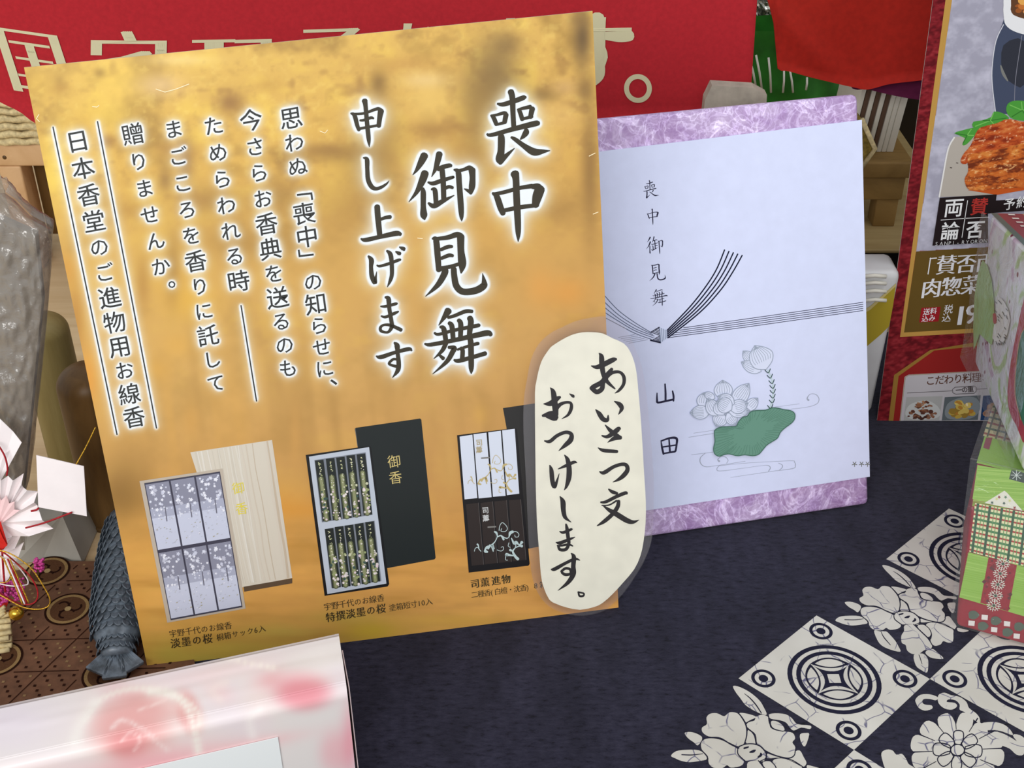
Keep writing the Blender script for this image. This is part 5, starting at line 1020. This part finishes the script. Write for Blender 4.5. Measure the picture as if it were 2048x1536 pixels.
for i, (a, b) in enumerate((((-10, 1345), (10, 1322)), ((-10, 1330), (13, 1304)), ((-6, 1352), (12, 1330)))): tube('paper_twist', [OPt(*a, .006), OPt(*b, .007)], .0008, M['white_cord'], orn, 6)
slab('red_strip', [OPt(-12, 1236, .002), OPt(14, 1214, .002), OPt(20, 1196, .002), OPt(-12, 1200, .002)], .0006, M['red_paper'], orn)

# ================================================================ cellophane bag, upper left
bagY = .655; nb1, nb2 = 46, 110; bo_ = [(-80, 375), (0, 385), (28, 396), (60, 432), (104, 456), (101, 540), (93, 640), (83, 740), (74, 820), (66, 900), (58, 955), (50, 985), (-80, 1010)]
bag = empty('cellophane_bag', atY(0, 1000, bagY) * (1, 1, 0), 'crumpled clear cellophane bag with grey filling, standing at the left edge', 'bag')
rg = [(30, 386), (104, 456), (101, 540), (93, 640), (83, 740), (74, 820), (66, 900), (52, 980)]; rgx = lambda y: np.interp(y, [385, 400, 432, 456, 540, 640, 740, 820, 900, 960, 985], [8, 30, 60, 104, 101, 93, 83, 74, 66, 58, 50])
Pg = np.zeros((nb1, nb2, 3))
for j in range(nb2):
    y = 386 + (1100 - 386) * j / (nb2 - 1); xr = rgx(y)
    for i in range(nb1):
        x = -90 + (xr + 90) * i / (nb1 - 1); edge = math.sin(math.pi * min(i / (nb1 - 1), .999)) ; d = .008 * edge ** .5 + (.011 * abs(float(vnoise(np.array(x + .3 * y), np.array(y), 34, 70, 61, 4, .62)) - .5) + .003 * float(vnoise(np.array(x - .5 * y), np.array(y), 9, 16, 62, 2))) * min(1, edge * 4)
        Pg[i, j] = atY(x, y, bagY - d)
fast_grid('front_film', Pg, M['bag'], bag)
Pg2 = Pg.copy(); Pg2[..., 1] = 2 * bagY - Pg[..., 1] + .0005; fast_grid('back_film', Pg2, M['bag'], bag)
for (a, b, w) in (((2, 740), (32, 778), 5), ((0, 715), (10, 760), 4), ((4, 530), (30, 548), 2), ((26, 512), (20, 560), 2)): pass
fill = [atY(-90, 1110, bagY + .004), atY(44, 1000, bagY + .004), atY(84, 600, bagY + .004), atY(70, 470, bagY + .004), atY(-90, 400, bagY + .004)]
fb = [p + (0, .006, 0) for p in fill]; mesh('grey_filling', fill + fb, [(0, 1, 2, 3, 4), (9, 8, 7, 6, 5)] + [(i, (i + 1) % 5, 5 + (i + 1) % 5, 5 + i)[::-1] for i in range(5)], M['grey_paper'], bag)

# ================================================================ pine stand with straw basket, upper left
SY = 1.12
stn = empty('pine_stand', atY(20, 560, SY) * (1, 1, 0), 'pale pine stand at the upper left, carrying a straw basket', 'stand')
def fr(name, x0, y0, x1, y1, Y, dep, m, p, bev=.002):
    a = atY(x0, y1, Y); b = atY(x1, y1, Y); c = atY(x1, y0, Y); d = atY(x0, y0, Y); a[2] = b[2] = (a[2] + b[2]) / 2; c[2] = d[2] = (c[2] + d[2]) / 2; c[0] = b[0]; d[0] = a[0]
    return aabox(name, (a[0], Y, a[2]), (b[0], Y + dep, c[2]), m, p, bev)
top_s = fr('rail', -160, 288, 300, 333, SY, .045, M['pine'], stn)
zt = atY(0, 288, SY)[2]
lx = atY(27, 380, SY); aabox('leg', (lx[0] - .010, SY, -.004), (lx[0] + .012, SY + .03, atY(0, 333, SY)[2]), M['pine'], stn, .002)
aabox('leg', (lx[0] + .14, SY, -.004), (lx[0] + .165, SY + .03, atY(0, 333, SY)[2]), M['pine'], stn, .002)
aabox('dark_opening_fill', (lx[0] + .012, SY + .03, .02), (lx[0] + .14, SY + .036, atY(0, 333, SY)[2]), M['brown_wood'], stn, .001)  # brown sheet added in place of the dark opening between the legs
lathe('knot', atY(9, 315, SY) + (0, .0002, 0), [(.0022, 0), (.0018, .0006)], M['brown_wood'], stn, 16, (0, -1, 0))
bsk = empty('straw_basket', (atY(40, 288, SY)[0], SY + .02, zt), 'coiled straw basket behind the lower left corner of the red banner', 'basket')
for i in range(6):
    y = 282 - i * 15; c = atY(30, y, SY); rows = [c + (-.10, .0, 0), c + (0, -.004, .001), c + (.14, .004, 0), c + (.19, .03, 0)]
    P = smooth_line(rows, 30); P[:, 2] += .0008 * np.sin(np.arange(len(P)) * 1.3 + i); tube('straw_coil', P, .0036, M['straw'], bsk, 8, taper=1 + .16 * np.sin(np.arange(len(P)) * .9 + i))
aabox('basket_wall', (atY(30, 282, SY)[0] - .09, SY + .006, zt), (atY(30, 282, SY)[0] + .16, SY + .012, atY(30, 205, SY)[2]), M['straw'], bsk)

# ================================================================ stool, cards, shelf and packet between lavender box and flyer
KY = 1.12
shz = atY(1760, 507, 1.0)[2]
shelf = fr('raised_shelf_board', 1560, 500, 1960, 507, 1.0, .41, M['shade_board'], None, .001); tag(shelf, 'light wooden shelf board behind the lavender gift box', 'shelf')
ztop = max(v.co.z for v in shelf.data.vertices); zbot = min(v.co.z for v in shelf.data.vertices)
riser = aabox('gap_shade_riser', (atY(1560, 520, 1.0)[0], 1.03, -.004), (atY(1960, 520, 1.0)[0], 1.41, zbot), M['black'], None, .001); tag(riser, 'riser block under the light shelf board, coloured black for the dark gap', 'riser')  # added support, its black stands in for the shade under the shelf
SK = 1.045
stool = empty('small_stool', (atY(1740, 440, SK)[0], SK + .04, ztop), 'small pine stool in shadow, behind the right edge of the lavender box', 'stool')
zs = atY(1700, 352, SK)[2]; xl = atY(1560, 380, SK)[0]; xr_ = atY(1812, 380, SK)[0]
aabox('seat', (xl, SK - .004, atY(0, 354, SK)[2]), (xr_ + .002, SK + .10, atY(0, 330, SK)[2] + .004), M['shade_pine'], stool, .002)
aabox('apron', (xl + .01, SK, atY(0, 400, SK)[2]), (xr_ - .002, SK + .012, atY(0, 354, SK)[2]), M['shade_pine'], stool, .001)
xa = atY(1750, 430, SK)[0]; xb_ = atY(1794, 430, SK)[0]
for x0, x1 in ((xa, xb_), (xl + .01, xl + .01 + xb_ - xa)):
    for y0 in (SK + .002, SK + .07): aabox('leg', (x0, y0, ztop), (x1, y0 + .02, atY(0, 400, SK)[2] + .002), M['shade_pine'], stool, .001)
seat_z = atY(0, 330, SK)[2] + .004
cards0 = None; base_card = None
for i in range(9):
    x = 1728 + i * 10.3; m = M['white_card'] if i % 2 == 0 or i > 6 else M['brown_card']; t0 = atY(x + 6, 195, SK + .03); w = .0040 if i < 8 else .006; t0[2] = seat_z + .135
    sh_ = -.010
    p = [np.array([t0[0] + sh_ - .004, SK + .02, seat_z]), np.array([t0[0] + sh_ - .004 + w, SK + .02, seat_z]), np.array([t0[0] + w, SK + .024, t0[2]]), np.array([t0[0], SK + .024, t0[2]])]
    o = hexa('card', p, [q + (0, .07, 0) for q in p], m, None, .0003, 1)
    o.data.transform(Matrix.Translation(-Vector(p[0]))); o.location = Vector(p[0])
    ORD = ('leftmost', 'second', 'third', 'fourth', 'fifth', 'sixth', 'seventh', 'eighth', 'ninth and widest')
    tag(o, ('%s card from the left, thin and %s, upright on the small stool' % (ORD[i], 'white' if m is M['white_card'] else 'brown')), 'card', 'upright cards in the row on the stool')
wb_ = empty('woven_tray', (atY(1690, 330, SK)[0], 1.025, ztop), 'dark yellow woven tray corner beside the upright cards', 'tray')
q = [atY(x_, y_, 1.025) for x_, y_ in ((1600, 345), (1722, 333), (1749, 296), (1722, 236), (1600, 236))]; fb = [p + (0, .012, 0) for p in q]
mesh('tray_body', q + fb, [(0, 1, 2, 3, 4), (9, 8, 7, 6, 5)] + [(i, (i + 1) % 5, 5 + (i + 1) % 5, 5 + i)[::-1] for i in range(5)], flat('woven_yellow', (126, 108, 52), .7, .2, grain=.3, gs=260, bs=.6), wb_)
tube('rim', [q[3] - (0, .002, 0), q[2] - (0, .002, 0), q[1] - (0, .002, 0)], .0022, M['straw'], wb_, 8)
# white and yellow packet
PKY = .93
pk_q = [tab(1700, 838), tab(1778, 838), None, None]; Yp = pk_q[0][1] + .004
pkt = empty('snack_packet', (atY(1740, 830, Yp)[0], Yp + .02, 0), 'white packet with a yellow corner, between the lavender box and the red flyer', 'packet')
xr2 = tab(1751, 840)[0] - .002; zt3 = atY(0, 545, Yp)[2]; fp = [np.array([xr2 - .07, Yp, .001]), np.array([xr2, Yp, .001]), np.array([xr2 + .002, Yp, zt3]), np.array([xr2 - .07, Yp, zt3])]
for p in fp[:2]: p[2] = .001
fz = fp[2][2]
hexa('packet_body', fp, [p + (0, .035, 0) for p in fp], flat('packet_white', (206, 206, 206), .35, .5, grain=.05, gs=12), pkt, .006, 3)
py_ = Print(Plane(fp[0], (0, -1, 0))); py_.poly([(1722, 622), (1740, 612), (1792, 566), (1786, 610), (1778, 652), (1762, 668), (1722, 702), (1700, 702), (1700, 622)], (168, 148, 44), 2)
py_.poly([(1722, 622), (1740, 612), (1792, 566), (1791, 572), (1740, 619), (1722, 629)], (196, 180, 120), 3); py_.build('printed_matter', M['gloss'], pkt, .0002)
for y in (552, 566, 582, 600): tube('crimp', [atY(1722, y + 2, Yp - .001), atY(1750, y - 1, Yp - .002), atY(1772, y + 1, Yp - .001)], .0016, M['white_card'], pkt, 8)

dk = aabox('dark_backdrop_panel', (atY(1380, 500, 1.42)[0], 1.42, -.004), (atY(2300, 500, 1.42)[0] + .3, 1.43, 1.1), M['dark'], None, .001); tag(dk, 'dark panel added to darken the background behind the green bag and the small stool', 'panel')  # added so the space behind the stool reads dark
# ================================================================ green foil bag with twist wires and silver foil, top
GY = 1.25
gb = empty('green_foil_bag', (atY(1600, 200, GY)[0], GY + .03, ztop), 'glossy green bag behind the gap between red banner and orange-red cloth', 'bag')
Pn = np.zeros((40, 24, 3))
for i in range(40):
    for j in range(24):
        x = 1440 + i * 8; y = 62 + j * 10; Pn[i, j] = atY(x, y, GY - .02 * math.sin(math.pi * i / 39) - .006 * float(vnoise(np.array(float(x)), np.array(float(y)), 40, 60, 71, 3)))
Pn[:, -1, 2] = ztop; Pn[:, -1, 1] = GY
fast_grid('bag_front', Pn, M['green_film'], gb); 
Pn2 = Pn.copy(); Pn2[..., 1] = GY + .03; fast_grid('bag_back', Pn2, M['green_film'], gb)
for k, (x0, y0, x1, y1) in enumerate(((1500, 120, 1512, 175), (1512, 110, 1524, 180), (1537, 115, 1542, 185), (1568, 140, 1566, 185), (1580, 142, 1586, 185), (1614, 155, 1612, 180))): tube('twist_wire', [atY(x0, y0, GY - .030), atY((x0 + x1) / 2 + 1, (y0 + y1) / 2, GY - .034), atY(x1, y1, GY - .034)], .0011, M['white_card'], gb, 6)
sf = empty('silver_foil_tray', (atY(1530, 60, GY)[0], GY + .08, ztop), 'crinkled silver foil above the green bag', 'foil tray')
Ps = np.zeros((30, 16, 3))
for i in range(30):
    for j in range(16):
        x = 1470 + i * 5; y = -40 + j * 6.5; Ps[i, j] = atY(x, y, GY + .08 - .022 * float(vnoise(np.array(float(x)), np.array(float(y)), 14, 9, 77, 3, .7)))
fast_grid('foil', Ps, M['silver'], sf, smooth=False)
aabox('foil_base', (Ps[0, -1, 0], GY + .082, ztop), (Ps[-1, -1, 0], GY + .09, float(Ps[0, 0, 2])), M['silver'], sf)
gpk = empty('grey_packet', atY(1470, 190, .93) * (1, 1, 0), 'grey crinkled paper packet peeking over the lavender gift box', 'packet')
q = [atY(1395, 260, .93), atY(1560, 260, .93), atY(1534, 190, .93), atY(1508, 176, .93), atY(1424, 171, .93), atY(1410, 200, .93)]; q[0][2] = q[1][2] = .0; fb = [p + (0, .012, 0) for p in q]
mesh('packet_body', q + fb, [tuple(range(6)), tuple(range(6, 12))[::-1]] + [(i, (i + 1) % 6, 6 + (i + 1) % 6, 6 + i)[::-1] for i in range(6)], flat('crinkled_grey', (168, 160, 146), .7, .2, grain=.1, gs=60, bs=.5), gpk)

# ================================================================ two patchwork-wrapped gifts on the right
GX = tab(1912, 1253, .001); GD = nrm(tab(2048, 1291, .001) - GX)
LGP = leaning(GX, GX + GD, 16)
f0 = LGP.at(1912, 1253); f3 = LGP.at(1953, 928); f1 = f0 + GD * .16; f2 = f3 + GD * .16; upd = nrm(f3 - f0)
bkd = nrm(tab(1990, 800, 0) - tab(1953, 928, 0)); bkd = np.array([-GD[1], GD[0], 0]); dep = .075
zt2 = f3[2]; b3 = horiz(zt2).at(1990, 803); dep = np.linalg.norm(b3 - f3); b2 = b3 + GD * .16; b0 = np.array([b3[0], b3[1], .001]); b1 = np.array([b2[0], b2[1], .001])
g1 = empty('patchwork_gift', (f0 + f1) / 2 + (0, .02, 0), 'gift wrapped in green, red and plaid patchwork paper, lower one of the stack at right', 'gift box')
redw = flat('red_wrap_paper', (156, 44, 56), .5, .35, grain=.06, gs=60)
hexa('wrapping', [f0, f1, f2, f3], [b0, b1, b2, b3], redw, g1, .003, 3)
FPn = LGP.n if LGP.n @ (CAM - f0) > 0 else -LGP.n; p1 = Print(Plane(f0 + FPn * .0003, FPn)); GR1 = (150, 192, 84); GR2 = (136, 178, 70)
def C7(p): return cr(p, (1860, 960), 4.266)
def C8(p): return cr(p, (1740, 700), 4.987)
p1.poly([(1955, 930), (2300, 990), (2300, 1080), (1945, 998)], GR1, 1)
for k in range(30): y = 936 + k * 2.6; p1.stroke([(1956 - k * .4, y), (2048, y - 8 + 14)], random.choice([(166, 202, 98), (140, 184, 72), (150, 192, 84)]), 2, 1.6, 1, cap=False)
p1.poly([(2023, 917 + 22), (2060, 948), (2056, 968), (2018, 958)], (62, 76, 70), 3)
for a in range(8): t = a * math.pi / 4; p1.stroke([(2033, 950), (2033 + 11 * math.cos(t), 950 + 10 * math.sin(t))], (214, 224, 220), 4, 1.2, 1)
# white star triangle
p1.poly(C7([(465,195),(635,90),(660,110),(790,262)]), (232, 230, 216), 4)
for x, y, c in ((590,145,(150,50,50)),(645,145,(90,130,100)),(530,192,(60,90,80)),(632,198,(60,90,80)),(680,175,(214,214,140)),(722,235,(150,50,50)),(570,160,(220,214,140))):
    p1.poly(C7([(x + (17 if k % 2 == 0 else 7) * math.cos(k * math.pi / 5 + .3), y + (17 if k % 2 == 0 else 7) * math.sin(k * math.pi / 5 + .3)) for k in range(10)]), c, 5)
# plaid
pq_ = [(385, 195), (1100, 330), (1040, 800), (335, 610)]
p1.poly(C7(pq_), (232, 228, 180), 3)
for k in range(11):
    v = (k + .5) / 11; a = bil(pq_, 0, v); b = bil(pq_, 1, v); p1.stroke(C7([a, b]), (176, 62, 56), 4, 3.6, 1, cap=False) if k % 2 == 0 else p1.stroke(C7([a, b]), (78, 132, 84), 4, 4.6, 1, cap=False)
for k in range(14):
    u = (k + .5) / 14; a = bil(pq_, u, 0); b = bil(pq_, u, 1)
    if k % 2 == 0: p1.stroke(C7([a, b]), (52, 92, 66), 6, 5, 1, cap=False)
    else: p1.stroke(C7([a + (-14, 0), b + (-14, 0)]), (96, 150, 90), 5, 1.6, 1, cap=False); p1.stroke(C7([a + (14, 0), b + (14, 0)]), (96, 150, 90), 5, 1.6, 1, cap=False)
p1.poly(C7([(330,615),(1040,805),(1000,1220),(250,1000)]), GR1, 3)
for k in range(22): a = (322 - k * 3.3, 630 + k * 17); p1.stroke(C7([a, (a[0] + 740, a[1] + 160)]), random.choice([(166, 204, 100), (142, 186, 74), (150, 192, 84)]), 4, 1.6, 1, cap=False)
p1.poly(C7([(500,658),(742,725),(668,1120),(430,1045)]), (150, 36, 48), 6)
for k in range(40): u, v = random.random(), random.random(); c = bil([(500,658),(742,725),(668,1120),(430,1045)], u, v); s = random.uniform(10, 20); p1.poly(C7([c + (-s, 0), c + (0, -s), c + (s, 0), c + (0, s)]), random.choice([(120, 36, 44), (96, 44, 48), (168, 44, 56)]), 7)
for x, y in ((622,712),(600,795),(580,888),(560,985),(545,1068)):
    for a in range(8):
        t = a * math.pi / 4 + .2; e = (x + 62 * math.cos(t), y + 50 * math.sin(t)); p1.stroke(C7([(x, y), e]), (226, 228, 216), 9, 1.3, 1)
        for s in (-.45, .45): p1.stroke(C7([(x + 36 * math.cos(t), y + 29 * math.sin(t)), (x + 58 * math.cos(t + s), y + 46 * math.sin(t + s))]), (226, 228, 216), 9, .9, 1)
    p1.poly(C7([(x + 14 * math.cos(t), y + 12 * math.sin(t)) for t in np.linspace(0, 6.28, 7)[:-1]]), (52, 84, 64), 10)
for x, y in ((370,1150),(560,1200),(450,1245),(660,1298),(760,1250)): p1.poly(C7([(x + 46 * math.cos(t) * (1 + .12 * math.cos(3 * t)), y + 38 * math.sin(t)) for t in np.linspace(0, 6.28, 14)[:-1]]), (86, 100, 86), 5)
for x, y in ((467,1170),(355,1220),(658,1225),(548,1275),(740,1330)): p1.poly(C7([(x - 26, y - 24), (x + 28, y - 18), (x + 24, y + 24), (x - 28, y + 18)]), (232, 226, 222), 6)
p1.build('printed_matter', M['gloss'], g1, .00006)
p2 = Print(horiz(zt2 + .0004)); tq = [(1987, 808), (2110, 838), (2100, 905), (1966, 872)]
p2.poly([(1990, 803), (2130, 835), (2110, 965), (1953, 926)], GR1, 1); p2.poly(tq, (206, 196, 150), 2)
for k in range(6): a = bil(tq, 0, (k + .5) / 6); b = bil(tq, 1, (k + .5) / 6); p2.stroke([a, b], (150, 66, 56) if k % 2 else (70, 100, 72), 3, 4, 1, cap=False)
for k in range(8): a = bil(tq, (k + .5) / 8, 0); b = bil(tq, (k + .5) / 8, 1); p2.stroke([a, b], (88, 94, 76), 4, 3.5, 1, cap=False)
p2.poly([(1972, 876), (1985, 876), (1978, 900), (1966, 896)], (150, 66, 84), 4)
p2.build('top_print', M['gloss'], g1, .00008)
wz = .0022
def off(p, c, k): return p + nrm(p - c) * k
cc = (f0 + f1 + f2 + f3 + b0 + b1 + b2 + b3) / 8
e1 = f0 - FPn * -.0035; wrapq = [f0 + FPn * .004 - GD * .004 + upd * .002, f1 + FPn * .004 + upd * .002, f2 + FPn * .004 + upd * .004, f3 + FPn * .004 - GD * .004 + upd * .004]
mesh('cellophane_wrap', wrapq + [b2 + (0, 0, .004), b3 + (0, 0, .004) - GD * .003], [(0, 1, 2, 3), (3, 2, 4, 5)], M['wrap'], g1)
tube('film_seam', [wrapq[3], wrapq[2]], .0005, M['wrap'], g1, 6)

# upper gift
z1 = zt2 + .006
uA = horiz(z1).at(1947, 726); uB = horiz(z1).at(2000, 846); ud = nrm(uB - uA); un = np.cross(ud, (0, 0, 1)); un = un if un @ (CAM - uA) > 0 else -un
UP1 = Plane(uA, un); t0 = UP1.at(1981, 427); t1 = UP1.at(2056, 500)
ub = uA + ud * .13; tb = t0 + (t1 - t0) / np.linalg.norm(t1 - t0) * .13; tb[2] = t0[2] if abs(tb[2] - t0[2]) < .02 else tb[2]
g2 = empty('patchwork_gift', (uA + ub) / 2 - un * .02, 'white and green floral wrapped gift with red ribbon, upper one of the right stack', 'gift box')
flo, nt, bb = nodes('floral_wrap', .35, .5); v = mapped(nt)
def ridx(f, st): return ramp(nt, f, st)
base_c = ramp(nt, noise(nt, 34, 3, .6, v, 1.), [(.40, (172, 196, 132)), (.47, (216, 216, 212)), (.58, (222, 218, 220)), (.66, (196, 168, 186))])
vo = N(nt, 'ShaderNodeTexVoronoi', Scale=110.); nt.links.new(v, vo.inputs['Vector']); dots = ramp(nt, vo.outputs['Distance'], [(.16, (150, 60, 84)), (.22, (255, 255, 255))])
mx = N(nt, 'ShaderNodeMix', data_type='RGBA', blend_type='MULTIPLY'); msk = ramp(nt, noise(nt, 26, 2, .5, v), [(.5, (0, 0, 0)), (.56, (255, 255, 255))]); nt.links.new(msk, mx.inputs[0]); nt.links.new(base_c, mx.inputs[6]); nt.links.new(dots, mx.inputs[7]); nt.links.new(mx.outputs[2], bb.inputs['Base Color'])
bump(nt, bb, noise(nt, 30, 3, .6, v, 1), .5, .003)
dv = -un * .09
hexa('wrapping', [uA, ub, tb, t0], [uA + dv, ub + dv, tb + dv, t0 + dv], flo, g2, .004, 3)
p3 = Print(Plane(uA + un * .0006, un))
p3.poly([(2060, 585), (2048, 605), (2036, 660), (2024, 720), (2017, 780), (2020, 820), (2034, 850), (2060, 880)], (172, 28, 50), 2, sm=2); p3.poly([(2070, 640), (2046, 668), (2036, 730), (2034, 790), (2046, 840), (2070, 870)], (24, 112, 76), 3, sm=2)
p3.stroke([(2068, 640), (2046, 668), (2036, 730), (2034, 790), (2046, 840)], (186, 150, 84), 4, 1.5, 3)
p3.poly([(1950, 590), (1966, 520), (1984, 560), (1990, 640), (1984, 690), (1960, 668), (1948, 700)], (148, 182, 118), 1, sm=2); p3.poly([(1996, 596), (2010, 604), (2022, 640), (2006, 690), (1986, 676), (1992, 640)], (224, 220, 214), 1.5, sm=2)
for k in range(30): x, y = random.uniform(1992, 2016), random.uniform(600, 690); p3.stroke([(x, y), (x + 3, y + 4)], (70, 76, 80), 2.5, 1.2, 1)
p3.poly([(1988, 628), (1994, 628), (1995, 646), (1989, 646)], (172, 60, 80), 2.5, sm=2)
p3.build('ribbon_print', M['gloss'], g2, .0003)
p4 = Print(Plane(t0 + (0, 0, .0006), np.cross(nrm(tb - t0), dv)))
def onT(u, v_): return t0 + (tb - t0) * u + dv * v_
for a, b, c in ((.0, .12, (216, 214, 206)), (.12, .26, (132, 60, 74)), (.26, .34, (170, 130, 90)), (.34, 1., (158, 168, 88))):
    pass
tp_ = Print(Plane(t0 + (0, 0, .0008), (0, 0, 1)))
def quadT(u0, u1, v0, v1, c, l): tp_._add(np.array([onT(u0, v0), onT(u1, v0), onT(u1, v1), onT(u0, v1)]), [(0, 1, 2, 3)], c, l)
quadT(.0, 1, .04, 1, (158, 168, 88), 1); quadT(0, 1, .05, .24, (128, 52, 66), 2); quadT(0, 1, .24, .32, (176, 140, 96), 2)
for k in range(14): quadT(k / 14 + .02, k / 14 + .04, .12, .17, (226, 220, 210), 4)
quadT(0, 1, -.0, .05, (70, 96, 92), 2)
tp_.build('top_print', M['gloss'], g2, .0002)
cw = [uA + un * .006 - ud * .008, ub + un * .006, tb + un * .004, t0 + un * .004 - ud * .004]
fr_ = np.zeros((14, 30, 3))
for i in range(14):
    for j in range(30):
        u = i / 13; v_ = j / 29; p = (cw[0] * (1 - u) + cw[1] * u) * (1 - v_) + (cw[3] * (1 - u) + cw[2] * u) * v_; fr_[i, j] = p + un * .003 * (float(vnoise(np.array(u * 100), np.array(v_ * 200), 20, 30, 91, 2)) - .3)
fast_grid('cellophane_wrap', fr_, M['wrap'], g2)
